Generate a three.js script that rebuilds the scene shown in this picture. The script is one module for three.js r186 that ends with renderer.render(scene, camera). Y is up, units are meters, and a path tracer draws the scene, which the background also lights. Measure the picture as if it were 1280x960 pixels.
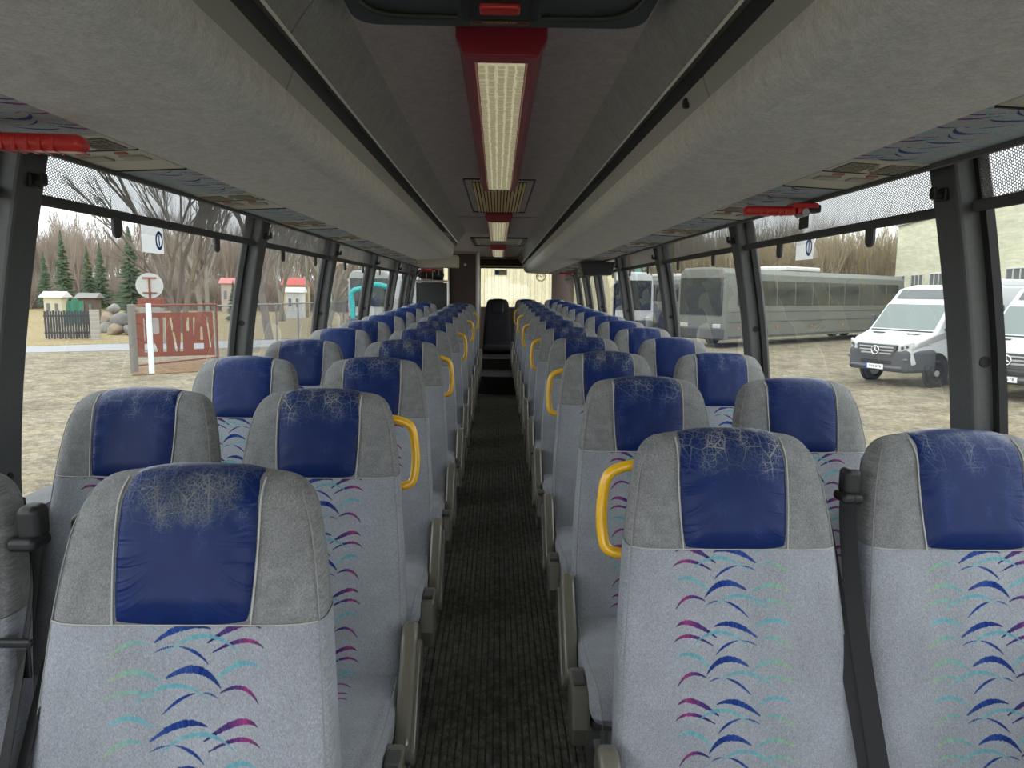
import * as THREE from 'three';
import { RoundedBoxGeometry } from 'three/addons/geometries/RoundedBoxGeometry.js';
import { mergeGeometries } from 'three/addons/utils/BufferGeometryUtils.js';
import { RectAreaLightUniformsLib } from 'three/addons/lights/RectAreaLightUniformsLib.js';

// ------------------------------------------------------------------ camera, sky, exposure
const scene = new THREE.Scene();
const EYE = 1.42, PITCH = 0.1282, YAW = 0.0214, ROLL = 0.0107, FOCAL = 890;
const camera = new THREE.PerspectiveCamera(2 * Math.atan(480 / FOCAL) * 180 / Math.PI, 1280 / 960, 0.05, 600);
camera.rotation.order = 'YXZ';
camera.position.set(0, EYE, 0);
camera.rotation.set(-PITCH, -YAW, ROLL);
scene.background = new THREE.Color(0.93, 0.965, 1.0);        // even overcast sky
scene.backgroundIntensity = 1.0;
const renderer = new THREE.WebGLRenderer({ antialias: true });
renderer.toneMapping = THREE.LinearToneMapping;
renderer.toneMappingExposure = 5.2;
renderer.shadowMap.enabled = true;
RectAreaLightUniformsLib.init();

// ------------------------------------------------------------------ helpers
let seed = 7;
function rnd(a = 0, b = 1) {
  seed = (seed + 0x6d2b79f5) | 0;
  let t = Math.imul(seed ^ (seed >>> 15), 1 | seed);
  t = (t + Math.imul(t ^ (t >>> 7), 61 | t)) ^ t;
  return a + (b - a) * (((t ^ (t >>> 14)) >>> 0) / 4294967296);
}
const reseed = (s) => { seed = s * 7919 + 13; };
const taken = new Map();
function numbered(name) {
  const k = taken.get(name) ?? 0;
  taken.set(name, k + 1);
  return k ? name + '_' + String(k).padStart(3, '0') : name;
}
function mesh(name, geometry, material, parent) {
  const m = new THREE.Mesh(Array.isArray(geometry) ? merge(geometry) : geometry, material);
  m.name = parent ? name : numbered(name);
  (parent ?? scene).add(m);
  return m;
}
function thing(name, label, category, p = [0, 0, 0], turn = 0, group) {
  const g = new THREE.Group();
  g.name = numbered(name);
  g.position.set(...p);
  g.rotation.y = turn;
  g.userData = { label, category };
  if (group) g.userData.group = group;
  scene.add(g);
  return g;
}
function tag(o, label, category, group, kind) {
  Object.assign(o.userData, { label, category });
  if (group) o.userData.group = group;
  if (kind) o.userData.kind = kind;
  return o;
}
function struct(o, label, category) { o.userData = { kind: 'structure', label, category }; return o; }
function copy(o, label, group) {
  const c = o.clone();
  c.name = numbered(o.name.replace(/_\d{3}$/, ''));
  c.userData = { ...o.userData };
  if (label) c.userData.label = label;
  if (group) c.userData.group = group;
  scene.add(c);
  return c;
}
function merge(list) {
  const flat = list.map((g) => {
    const n = g.index ? g.toNonIndexed() : g.clone();
    for (const k of Object.keys(n.attributes)) if (!['position', 'normal', 'uv'].includes(k)) n.deleteAttribute(k);
    if (!n.attributes.uv) n.setAttribute('uv', new THREE.BufferAttribute(new Float32Array(n.attributes.position.count * 2), 2));
    if (!n.attributes.normal) n.computeVertexNormals();
    return n;
  });
  return mergeGeometries(flat);
}
const box = (w, h, d, x = 0, y = 0, z = 0) => new THREE.BoxGeometry(w, h, d).translate(x, y, z);
const rbox = (w, h, d, x = 0, y = 0, z = 0, r = 0.01, s = 2) => new RoundedBoxGeometry(w, h, d, s, Math.min(r, w / 2.01, h / 2.01, d / 2.01)).translate(x, y, z);
const V = (x, y, z) => new THREE.Vector3(x, y, z);
function tube(points, r, seg = 24, rad = 8, closed = false) {
  return new THREE.TubeGeometry(new THREE.CatmullRomCurve3(points.map((p) => V(...p)), closed, 'centripetal'), seg, r, rad, closed);
}
function bar(a, b, r, rad = 8, r2 = r) {
  const A = V(...a), B = V(...b), d = B.clone().sub(A), l = d.length();
  const g = new THREE.CylinderGeometry(r2, r, l, rad, 1);
  g.translate(0, l / 2, 0);
  g.applyQuaternion(new THREE.Quaternion().setFromUnitVectors(V(0, 1, 0), d.normalize()));
  return g.translate(A.x, A.y, A.z);
}
function mirrorX(g) {
  const n = g.index ? g.toNonIndexed() : g.clone();
  for (const k of ['position', 'normal']) {
    const a = n.attributes[k];
    for (let i = 0; i < a.count; i++) a.setX(i, -a.getX(i));
  }
  for (const k of Object.keys(n.attributes)) {
    const a = n.attributes[k], s = a.itemSize, r = a.array;
    for (let i = 0; i < a.count; i += 3) for (let c = 0; c < s; c++) { const t = r[(i + 1) * s + c]; r[(i + 1) * s + c] = r[(i + 2) * s + c]; r[(i + 2) * s + c] = t; }
  }
  return n;
}
const sided = (s, g) => (s < 0 ? mirrorX(Array.isArray(g) ? merge(g) : g) : Array.isArray(g) ? merge(g) : g);   // shapes are drawn for the +x side
// closed (x, y) outline swept along z from z0 (nearer) to z1 (farther, smaller)
function sweepZ(outline, z0, z1, bevel = 0) {
  const s = new THREE.Shape(outline.map(([x, y]) => new THREE.Vector2(x, y)));
  const g = new THREE.ExtrudeGeometry(s, { depth: z0 - z1 - 2 * bevel, bevelEnabled: bevel > 0, bevelSize: bevel, bevelThickness: bevel, bevelOffset: -bevel, bevelSegments: 2, curveSegments: 6 });
  return g.translate(0, 0, z1 + bevel);
}
// thick band along an open (x, y) line: its outline goes back at distance t on the left
function band(line, t) {
  const back = line.map((p, i) => {
    const a = line[Math.max(0, i - 1)], b = line[Math.min(line.length - 1, i + 1)], dx = b[0] - a[0], dy = b[1] - a[1], l = Math.hypot(dx, dy);
    return [p[0] - (dy / l) * t, p[1] + (dx / l) * t];
  });
  return [...line, ...back.reverse()];
}
function grid(nu, nv, f, closeU = false) {
  const p = [], uv = [], idx = [];
  for (let j = 0; j <= nv; j++) for (let i = 0; i <= nu; i++) {
    const r = f(i / nu, j / nv);
    p.push(r[0], r[1], r[2]); uv.push(r[3] ?? i / nu, r[4] ?? j / nv);
  }
  for (let j = 0; j < nv; j++) for (let i = 0; i < nu; i++) {
    const a = j * (nu + 1) + i, b = a + 1, c = a + nu + 1, d = c + 1;
    idx.push(a, b, d, a, d, c);
  }
  const g = new THREE.BufferGeometry();
  g.setAttribute('position', new THREE.Float32BufferAttribute(p, 3));
  g.setAttribute('uv', new THREE.Float32BufferAttribute(uv, 2));
  g.setIndex(idx);
  g.computeVertexNormals();
  if (closeU) {           // same normal on both ends of the seam
    const n = g.attributes.normal;
    for (let j = 0; j <= nv; j++) {
      const a = j * (nu + 1), b = a + nu, x = n.getX(a) + n.getX(b), y = n.getY(a) + n.getY(b), z = n.getZ(a) + n.getZ(b), l = Math.hypot(x, y, z) || 1;
      n.setXYZ(a, x / l, y / l, z / l); n.setXYZ(b, x / l, y / l, z / l);
    }
  }
  return g;
}
// a pixel of the photograph gives a direction only; its distance comes from the plane it lies on
function ray(px, py) {
  return V((px - 640) / FOCAL, (480 - py) / FOCAL, -1).applyEuler(new THREE.Euler(-PITCH, -YAW, ROLL, 'YXZ'));
}
function onY(px, py, y) { const r = ray(px, py), t = (y - EYE) / r.y; return V(r.x * t, y, r.z * t); }
function atZ(px, py, z) { const r = ray(px, py), t = z / r.z; return V(r.x * t, EYE + r.y * t, z); }

// ------------------------------------------------------------------ textures and materials
const SR = THREE.SRGBColorSpace;
function canvasTex(w, h, draw, srgb = true, wrap = true) {
  const c = document.createElement('canvas');
  c.width = w; c.height = h;
  draw(c.getContext('2d'), w, h);
  const t = new THREE.CanvasTexture(c);
  if (srgb) t.colorSpace = SR;
  if (wrap) t.wrapS = t.wrapT = THREE.RepeatWrapping;
  return t;
}
function dataTex(w, h, f, srgb = true) {
  const d = new Uint8Array(w * h * 4);
  for (let y = 0; y < h; y++) for (let x = 0; x < w; x++) {
    const c = f(x, y), o = (y * w + x) * 4;
    if (typeof c === 'number') d[o] = d[o + 1] = d[o + 2] = Math.max(0, Math.min(255, c));
    else for (let k = 0; k < 3; k++) d[o + k] = Math.max(0, Math.min(255, c[k]));
    d[o + 3] = 255;
  }
  const t = new THREE.DataTexture(d, w, h);
  t.magFilter = THREE.LinearFilter;
  t.wrapS = t.wrapT = THREE.RepeatWrapping;
  if (srgb) t.colorSpace = SR;
  t.needsUpdate = true;
  return t;
}
// smooth tiling noise, about -1..1
function tileNoise(n, s) {
  reseed(s);
  const v = Float32Array.from({ length: n * n }, () => rnd(-1, 1));
  return (u, w) => {
    const x = ((u % 1) + 1) % 1 * n, y = ((w % 1) + 1) % 1 * n, i = Math.floor(x), j = Math.floor(y), a = x - i, b = y - j;
    const s1 = a * a * (3 - 2 * a), s2 = b * b * (3 - 2 * b), g = (p, q) => v[(q % n) * n + (p % n)];
    return (g(i, j) * (1 - s1) + g(i + 1, j) * s1) * (1 - s2) + (g(i, j + 1) * (1 - s1) + g(i + 1, j + 1) * s1) * s2;
  };
}
function repeat(t, x, y = x) { const c = t.clone(); c.repeat.set(x, y); c.needsUpdate = true; return c; }
const std = (color, roughness = 0.7, more = {}) => new THREE.MeshStandardMaterial({ color, roughness, ...more });
const phys = (color, roughness, more = {}) => new THREE.MeshPhysicalMaterial({ color, roughness, ...more });

// velour: fine grain with upright streaks
reseed(3);
const nA = tileNoise(24, 5), nB = tileNoise(70, 6), nC = tileNoise(9, 8);
const velourGrain = (() => { const W = 512, g = new Float32Array(W * W); for (let i = 0; i < W * W; i++) g[i] = rnd(-1, 1); return (x, y) => { x &= 511; y &= 511; return (g[y * W + x] + g[((y + 1) & 511) * W + x] + g[((y + 2) & 511) * W + x] + 0.6 * g[y * W + ((x + 1) & 511)]) / 3; }; })();
const velourTex = dataTex(512, 512, (x, y) => { const k = 1 + 0.2 * velourGrain(x, y) + 0.05 * nA(x / 512, y / 512) + 0.05 * nC(x / 512, y / 1500); return [208 * k, 208 * k, 207 * k]; });
const velourBump = dataTex(512, 512, (x, y) => 128 + 90 * velourGrain(x, y), false);
const feltTex = dataTex(512, 512, (x, y) => { const k = 1 + 0.10 * velourGrain(y, x) + 0.03 * nB(x / 512, y / 512) + 0.03 * nA(x / 512, y / 512); return [216 * k, 216 * k, 214 * k]; });
const speckTex = dataTex(256, 256, (x, y) => 205 * (1 + 0.05 * velourGrain(x, y) + 0.03 * nA(x / 256, y / 256)));

// seat cloth: woven waves on grey velour; 1 m of cloth across, 0.822 m (six repeats) up
const WAVES = [
  ['mag', 330, 185, 400, 118, 580, 250, 30], ['mag', 312, 278, 390, 200, 555, 297, 20], ['cya', 430, 300, 600, 140, 790, 305, 20],
  ['blu', 572, 188, 690, 135, 840, 250, 32], ['cya', 825, 200, 950, 105, 1050, 185, 24], ['blu', 578, 357, 630, 290, 720, 272, 14],
  ['blu', 750, 272, 800, 275, 840, 300, 9], ['grn', 870, 270, 950, 215, 1065, 325, 18], ['cya', 318, 375, 420, 300, 550, 440, 24],
  ['blu', 518, 468, 620, 320, 778, 420, 36], ['grn', 800, 455, 920, 340, 1055, 435, 24], ['cya', 580, 520, 740, 385, 940, 545, 20],
  ['mag', 328, 540, 400, 420, 515, 490, 20], ['blu', 530, 515, 570, 490, 600, 493, 9], ['blu', 640, 495, 710, 505, 790, 587, 14], ['grn', 820, 525, 940, 450, 1080, 525, 16],
];
const INKS = { mag: [[72, 48, 92], [176, 62, 132], [84, 54, 128], [46, 46, 104]], blu: [[40, 62, 130], [32, 58, 142], [44, 78, 160], [60, 84, 150]], cya: [[140, 196, 206], [122, 192, 206], [132, 200, 210], [150, 200, 208]], grn: [[136, 194, 202], [140, 200, 196], [160, 208, 176], [176, 210, 158]] };
const clothTex = canvasTex(1280, 1052, (c, w, h) => {
  const img = c.createImageData(w, h);
  for (let y = 0; y < h; y++) for (let x = 0; x < w; x++) {
    const k = 1 + 0.10 * velourGrain(x, y) + 0.03 * nA(x / w, y / h) + 0.04 * nC(x / w * 1.2, y / h * 0.5), o = (y * w + x) * 4;
    img.data[o] = 184 * k; img.data[o + 1] = 187 * k; img.data[o + 2] = 194 * k; img.data[o + 3] = 255;
  }
  c.putImageData(img, 0, 0);
  c.lineCap = 'butt';
  const S = w * 0.0003, period = h / 6;
  for (let rep = -1; rep < 7; rep++) for (const [ink, x0, y0, x1, y1, x2, y2, wd] of WAVES) {
    const cols = INKS[ink], N = 26;
    for (let i = 0; i < N; i++) {
      const q = (t) => [(1 - t) ** 2 * x0 + 2 * t * (1 - t) * x1 + t * t * x2, (1 - t) ** 2 * y0 + 2 * t * (1 - t) * y1 + t * t * y2];
      const t = i / N, [ax, ay] = q(t), [bx, by] = q(t + 1.4 / N), f = t * 2.999, k = Math.floor(f), m = f - k;
      if (wd < 10 && i % 3 === 2) continue;
      const A = cols[k], B = cols[Math.min(3, k + 1)], j = rnd(-10, 10);
      c.strokeStyle = `rgba(${A.map((v, n) => Math.round(v + (B[n] - v) * m + j)).join(',')},${rnd(0.8, 0.97)})`;
      c.lineWidth = Math.max(1.1, wd * 1.05 * S * Math.sin(Math.PI * (0.06 + 0.88 * t)) * rnd(0.8, 1.12));
      const X = (v) => (v - 715) * S + w / 2, Y = (v) => (v - 150) * S + rep * period;
      c.beginPath(); c.moveTo(X(ax), Y(ay)); c.lineTo(X(bx), Y(by)); c.stroke();
    }
  }
  // knitted threads over the ink
  const d = c.getImageData(0, 0, w, h);
  for (let i = 0; i < w * h; i++) { const k = 1 + 0.06 * velourGrain(i % w, (i / w) | 0); for (let n = 0; n < 3; n++) d.data[i * 4 + n] *= k; }
  c.putImageData(d, 0, 0);
});

// blue leather pad: u across 0.2 m, v up the front and over the top; age shows as pale crackle, mostly high up
function crackle(s, cell) {                  // distance in pixels to the nearest border between random cells
  reseed(s);
  const n = Math.ceil(704 / cell) + 3, px = Float32Array.from({ length: n * n * 2 }, () => rnd(0.05, 0.95));
  return (x, y) => {
    const i = Math.floor(x / cell), j = Math.floor(y / cell);
    let a = 1e9, b = 1e9;
    for (let q = j - 1; q <= j + 1; q++) for (let p = i - 1; p <= i + 1; p++) {
      const k = (((q + n) % n) * n + ((p + n) % n)) * 2, dx = (p + px[k]) * cell - x, dy = (q + px[k + 1]) * cell - y, e = Math.sqrt(dx * dx + dy * dy);
      if (e < a) { b = a; a = e; } else if (e < b) b = e;
    }
    return (b - a) / 2;
  };
}
function leather(s, cracks, scuff) {
  const W = 512, H = 704, fine = crackle(s, 13), mid = crackle(s + 1, 34), wide = crackle(s + 2, 92), m1 = tileNoise(6, s + 3), m2 = tileNoise(40, s + 4), grain = crackle(s + 5, 5);
  reseed(s + 9);
  const folds = Array.from({ length: 34 }, () => { const left = rnd() < 0.5, y = rnd(0.2, 1) * H; return { x: left ? 0 : W, y, l: rnd(0.14, 0.42) * W * (left ? 1 : -1), k: ((H * 0.62 - y) * rnd(0.25, 0.8)), w: rnd(3, 7), d: rnd(0.4, 1) }; });
  const col = new Uint8Array(W * H * 4), bmp = new Uint8Array(W * H * 4);
  for (let r = 0; r < H; r++) for (let x = 0; x < W; x++) {
    const y = H - 1 - r, o = (r * W + x) * 4, v = y / H;                        // v from the top edge of the cover downwards
    const zone = Math.max(0, Math.min(1, (0.60 - v + 0.07 * m1(x / W, v)) / 0.28)), n = m1(x / W * 1.7, v * 1.3), g = velourGrain(x, r);
    let c = 0, fleck = 0;
    const hit = (dist, w, k) => { const e = Math.max(0, 1 - dist / w) * k; if (e > c) c = e; };
    hit(wide(x, y), 3.2, cracks * (0.75 + 0.4 * n) * Math.min(1, zone * 1.6));
    hit(mid(x, y), 2.2, cracks * Math.max(0, zone + 0.5 * n - 0.1) * 1.0);
    hit(fine(x, y), 1.5, cracks * Math.max(0, zone * 0.9 + 0.6 * n - 0.25) * 0.85);
    const dx = (x / W - 0.5) / 0.42, dy = (v - 0.43) / 0.15, bare = Math.max(0, scuff * (1.1 - dx * dx - dy * dy + 0.3 * m2(x / W, v) + 0.25 * n));
    c = Math.min(1, c); fleck = rnd() < Math.min(0.8, bare * 0.75) * (0.7 + 0.5 * Math.max(0, 1 - fine(x, y) / 3)) ? 0.55 + 0.3 * g : 0;
    const k = 1 + 0.10 * g + 0.06 * n, base = [20 * k, 38 * k, 88 * k], worn = [166 + 14 * g, 160 + 14 * g, 136 + 12 * g];
    for (let q = 0; q < 3; q++) { const f0 = base[q] + ([132, 127, 98][q] - base[q]) * fleck; col[o + q] = Math.max(0, Math.min(255, f0 + (worn[q] - f0) * c * 0.85)); }
    let hgt = 128 + 10 * Math.min(1, grain(x, y) / 2) - 34 * c;
    for (const f of folds) { const t = (x - f.x) / f.l; if (t < 0 || t > 1) continue; const e = (y - f.y - f.k * t * t) / f.w; if (Math.abs(e) < 3) hgt += 44 * f.d * (1 - t) * Math.exp(-e * e) * (e > 0 ? 1 : 1) - 26 * f.d * (1 - t) * Math.exp(-((e - 1.6) ** 2)); }
    bmp[o] = bmp[o + 1] = bmp[o + 2] = Math.max(0, Math.min(255, hgt));
    col[o + 3] = bmp[o + 3] = 255;
  }
  const T = (d, srgb) => { const t = new THREE.DataTexture(d, W, H); t.magFilter = THREE.LinearFilter; if (srgb) t.colorSpace = SR; t.needsUpdate = true; return t; };
  return phys(0xffffff, 0.36, { map: T(col, true), bumpMap: T(bmp, false), bumpScale: 0.003, specularIntensity: 0.32 });
}
const M = {
  padWorn: leather(11, 0.5, 1.1), padCracked: leather(23, 0.95, 0), padCracked2: leather(37, 1.1, 0.35), padFair: leather(51, 0.42, 0), padFair2: leather(67, 0.6, 0),
  cloth: phys(new THREE.Color(0.60, 0.605, 0.61), 0.95, { map: clothTex, bumpMap: repeat(velourBump, 2.5), bumpScale: 0.0012, sheen: 0.6, sheenColor: new THREE.Color(0.6, 0.6, 0.6), sheenRoughness: 0.6, specularIntensity: 0.2 }),
  velour: phys(new THREE.Color(0.325, 0.328, 0.33), 0.95, { map: repeat(velourTex, 2.5), bumpMap: repeat(velourBump, 2.5), bumpScale: 0.0012, sheen: 0.6, sheenColor: new THREE.Color(0.5, 0.5, 0.5), sheenRoughness: 0.6, specularIntensity: 0.2 }),
  thread: std(new THREE.Color(0.42, 0.42, 0.39), 0.9), seamThread: std(new THREE.Color(0.26, 0.26, 0.25), 0.95),
  darkCloth: std(new THREE.Color(0.05, 0.05, 0.06), 0.95, { map: repeat(velourTex, 2) }),
  blackLeather: phys(new THREE.Color(0.012, 0.013, 0.02), 0.5),
  beige: phys(new THREE.Color(0.135, 0.126, 0.099), 0.3, { clearcoat: 0.5, clearcoatRoughness: 0.15 }),
  yellow: phys(new THREE.Color(0.85, 0.47, 0.012), 0.35, { clearcoat: 0.4, clearcoatRoughness: 0.2 }),
  steel: std(new THREE.Color(0.45, 0.45, 0.45), 0.38, { metalness: 0.9 }),
  frame: std(new THREE.Color(0.06, 0.06, 0.06), 0.6),
  black: std(new THREE.Color(0.012, 0.012, 0.013), 0.5),
  rubber: std(new THREE.Color(0.01, 0.01, 0.01), 0.7),
  webbing: std(new THREE.Color(0.022, 0.022, 0.024), 0.75, { map: repeat(velourTex, 10, 20) }),
  felt: std(new THREE.Color(1.0, 0.99, 0.965), 1, { map: repeat(feltTex, 2.2), bumpMap: repeat(velourBump, 2.2), bumpScale: 0.0008 }),
  fascia: std(new THREE.Color(0.46, 0.46, 0.455), 1, { map: repeat(feltTex, 2.2) }),
  rail: phys(new THREE.Color(0.33, 0.335, 0.31), 0.45),
  railTrim: std(new THREE.Color(0.5, 0.5, 0.48), 0.3, { metalness: 0.7 }),
  cream: phys(new THREE.Color(0.52, 0.49, 0.41), 0.45),
  creamDark: std(new THREE.Color(0.34, 0.32, 0.27), 0.5),
  ceilingCloth: std(new THREE.Color(0.76, 0.66, 0.635), 1, { map: repeat(feltTex, 1.6) }),
  maroon: phys(new THREE.Color(0.30, 0.012, 0.028), 0.4, { clearcoat: 0.3 }),
  hatch: phys(new THREE.Color(0.035, 0.042, 0.036), 0.45),
  pillar: phys(new THREE.Color(0.14, 0.144, 0.14), 0.6, { map: repeat(speckTex, 6) }),
  sill: std(new THREE.Color(0.07, 0.07, 0.07), 0.6),
  wall: std(new THREE.Color(0.18, 0.18, 0.18), 0.95, { map: repeat(feltTex, 2) }),
  red: phys(new THREE.Color(0.55, 0.022, 0.018), 0.35, { clearcoat: 0.3 }),
  brown: std(new THREE.Color(0.10, 0.066, 0.052), 0.7, { map: repeat(speckTex, 2) }),
  silver: std(new THREE.Color(0.62, 0.62, 0.6), 0.35, { metalness: 0.6 }),
  clearGlass: phys(new THREE.Color(0.96, 0.97, 0.965), 0.0, { transmission: 1, thickness: 0, ior: 1.5 }),
  glass: phys(new THREE.Color(0.61, 0.635, 0.63), 0.0, { transmission: 1, thickness: 0, ior: 1.5 }),
};
// ------------------------------------------------------------------ the coach: shell
const SLOPE = 0.0167, ROW = 0.7846, Z_REAR = -11.7, Z_FRONT = 2.5;
const floorY = (z) => -z * SLOPE;
const xin = (y) => 1.145 - 0.12 * Math.pow(Math.max(0, (y - 0.86) / 0.85), 1.6);      // inner line of the window wall
const wallLine = (y0, y1, n, off) => Array.from({ length: n + 1 }, (_, i) => { const y = y0 + (y1 - y0) * i / n; return [xin(y) + off, y]; });

// floor with ribbed carpet in the aisle
{
  const f = mesh('floor', new THREE.BoxGeometry(2.5, 0.1, 14.4), M.frame);
  f.position.set(0, -0.052 + SLOPE * 4.6, -4.6); f.rotation.x = Math.atan(SLOPE);
  struct(f, 'dark floor of the coach under the seats', 'floor');
  const carpetTex = dataTex(512, 512, (x, y) => { const g = velourGrain(x, y), k = 1 + 0.8 * g + 0.25 * nA(x / 512, y / 512) + 0.2 * nC(x / 512, y / 512); return [82 * k, 80 * k, 73 * k]; });
  const carpet = std(new THREE.Color(1.0, 1.0, 1.0), 1, { map: repeat(carpetTex, 4), bumpMap: repeat(velourBump, 5), bumpScale: 0.002 });
  const line = [[-0.276, 0]];
  for (let k = 0; k < 24; k++) { const x = -0.274 + k * 0.0228; line.push([x, 0.007], [x + 0.0175, 0.007], [x + 0.0185, 0.001], [x + 0.0222, 0.001]); }
  line.push([0.277, 0.007], [0.277, 0]);
  const g = sweepZ(line, 2.2, -8.74);
  const p = g.attributes.position;
  for (let i = 0; i < p.count; i++) p.setY(i, p.getY(i) + floorY(p.getZ(i)));
  const c = mesh('aisle_carpet', g, carpet);
  tag(c, 'dark ribbed carpet runner along the aisle between the seats', 'carpet');
}
// window pillars, panes, blinds on both sides
const PILLARS = { '1': [-9.9, -8.9, -7.85, -6.27, -4.72, -3.17, -1.68, -0.15, 1.25], '-1': [-9.3, -8.65, -7.6, -6.2, -4.68, -3.25, -1.65, -0.1, 1.3] };
const Y_SILL = 0.86, Y_TOP = 1.735;
const dust = dataTex(512, 512, (x, y) => { const s = nB(x / 512 * 1.0, y / 4096) * 0.5 + nA(x / 512, y / 512) * 0.6 + nC(x / 512, y / 512) * 0.5; return 235 - 12 * s - 10 * Math.max(0, velourGrain(x, y)); }, false);
M.glassDusty = phys(new THREE.Color(0.61, 0.63, 0.615), 0.0, { transmission: 1, transmissionMap: dust, thickness: 0, ior: 1.5 });
M.blindCloth = phys(new THREE.Color(0.30, 0.30, 0.31), 0.9, { transparent: true, side: THREE.DoubleSide, alphaMap: repeat(dataTex(64, 64, (x, y) => { const u = (x % 16) - 8 + 0.5, v = ((y + ((x / 16 | 0) % 2) * 8) % 16) - 8 + 0.5; return Math.hypot(u, v) < 5.2 ? 105 : 240; }, false), 40, 40) });
const NTH = ['first', 'second', 'third', 'fourth', 'fifth', 'sixth', 'seventh', 'eighth', 'ninth', 'tenth', 'eleventh', 'twelfth'];
const SIDES = [[1, 'right', 'van side'], [-1, 'left', 'gate side']];
let windowNo = 0;
for (const [s, side, where] of SIDES) {
  const wall = new THREE.Group();
  wall.name = 'wall_' + side;
  scene.add(wall);
  struct(wall, 'grey side wall of the coach on the ' + where, 'wall');
  mesh('lower_panel', sided(s, sweepZ([[1.205, -0.1], [1.25, -0.1], [1.25, 0.86], [1.205, 0.86]], Z_FRONT, Z_REAR)), M.wall, wall);
  mesh('window_sill', sided(s, sweepZ([[1.145, 0.80], [1.25, 0.80], [1.25, 0.87], [1.155, 0.87], [1.145, 0.86]], Z_FRONT, Z_REAR)), M.sill, wall);
  mesh('top_rail', sided(s, sweepZ([[1.0, 1.965], [1.25, 1.965], [1.25, 2.1], [1.0, 2.1]], Z_FRONT, Z_REAR)), M.pillar, wall);
  const zs = PILLARS[s];
  for (const zc of zs) {
    const w = 0.048;
    const inner = wallLine(Y_SILL, 1.96, 10, 0);
    const p = mesh('pillar', sided(s, sweepZ(band(inner, -0.085), zc + w, zc - w, 0.008)), M.pillar, wall);
    // rubber seal between pillar and pane, on both flanks
    mesh('window_seal', sided(s, [sweepZ(band(wallLine(Y_SILL, 1.96, 10, 0.046), -0.02), zc + w + 0.022, zc + w), sweepZ(band(wallLine(Y_SILL, 1.96, 10, 0.046), -0.02), zc - w, zc - w - 0.022)]), M.rubber, p);
    const notches = [1.02, 1.27].map((y) => new THREE.CylinderGeometry(0.013, 0.013, 0.006, 14).rotateX(Math.PI / 2).translate(xin(y) + 0.03, y, zc + w));
    mesh('clip_recess', sided(s, notches), M.rubber, p);
    const y = 1.655, x = xin(y);
    mesh('hook', sided(s, [rbox(0.012, 0.03, 0.04, x - 0.004, y, zc, 0.004), rbox(0.022, 0.014, 0.02, x - 0.016, y - 0.004, zc, 0.005), rbox(0.008, 0.026, 0.02, x - 0.026, y + 0.004, zc, 0.003)]), M.black, p);
    mesh('screw_cap', sided(s, new THREE.CylinderGeometry(0.009, 0.009, 0.006, 12).rotateZ(Math.PI / 2).translate(xin(0.98) - 0.001, 0.98, zc)), M.black, p);
  }
  // panes between pillars, with a roller blind drawn a little way down
  const ends = [Z_REAR + 0.25, ...zs, Z_FRONT];
  for (let i = 0; i + 1 < ends.length; i++) {
    const z1 = ends[i] + (i ? 0.05 : 0), z0 = ends[i + 1] - (i + 2 < ends.length ? 0.05 : 0);
    if (z0 - z1 < 0.25) continue;
    const pane = grid(1, 10, (u, v) => { const y = 0.855 + v * 1.115; return [s * (xin(y) + 0.072), y, z1 + (z0 - z1) * (s > 0 ? 1 - u : u), u * (z0 - z1) / 1.2, v * 0.75]; });
    const w = mesh('window_' + (++windowNo), pane, z0 > 1.2 ? M.clearGlass : s > 0 ? M.glassDusty : M.glass);
    struct(w, `${NTH[ends.length - 2 - i]} coach side window from the front on the ${where}`, 'window');
    if (z0 > 1.5) continue;
    const b = thing('roller_blind', `perforated grey roller blind of the ${NTH[ends.length - 2 - i]} side window from the front, ${where}`, 'blind', [0, 0, 0], 0, 'window roller blinds');
    const bx = (y) => xin(y) + 0.034, za = z1 + 0.03, zb = z0 - 0.03, yb = 1.632;
    mesh('blind_cloth', grid(1, 3, (u, v) => { const y = yb + v * (1.752 - yb); return [s * bx(y), y, za + (zb - za) * u, u * (zb - za), v * 0.11]; }), M.blindCloth, b);
    mesh('bottom_bar', sided(s, rbox(0.016, 0.026, zb - za + 0.05, bx(yb), yb - 0.008, (za + zb) / 2, 0.006)), M.sill, b);
    if (s > 0 && za < -2.5 && zb > -2.5) mesh('repair_patch', sided(s, rbox(0.002, 0.045, 0.075, bx(1.67) - 0.004, 1.672, -2.51, 0.0008, 1)), M.frame, b).userData.label = 'dark square patch';
    const L = zb - za;
    for (const f of L > 0.9 ? [0.27, 0.77] : [0.5]) {
      const zt = za + f * L, tab = new THREE.Shape();
      tab.moveTo(-0.02, 0.0); tab.lineTo(0.02, 0); tab.lineTo(0.02, -0.035); tab.absarc(0, -0.035, 0.02, 0, -Math.PI, true); tab.lineTo(-0.02, 0);
      mesh('pull_tab', sided(s, new THREE.ExtrudeGeometry(tab, { depth: 0.006, bevelEnabled: true, bevelSize: 0.002, bevelThickness: 0.002, bevelSegments: 1 }).rotateY(Math.PI / 2).translate(bx(yb) - 0.008, yb - 0.016, zt)), M.sill, b);
    }
  }
}
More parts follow.
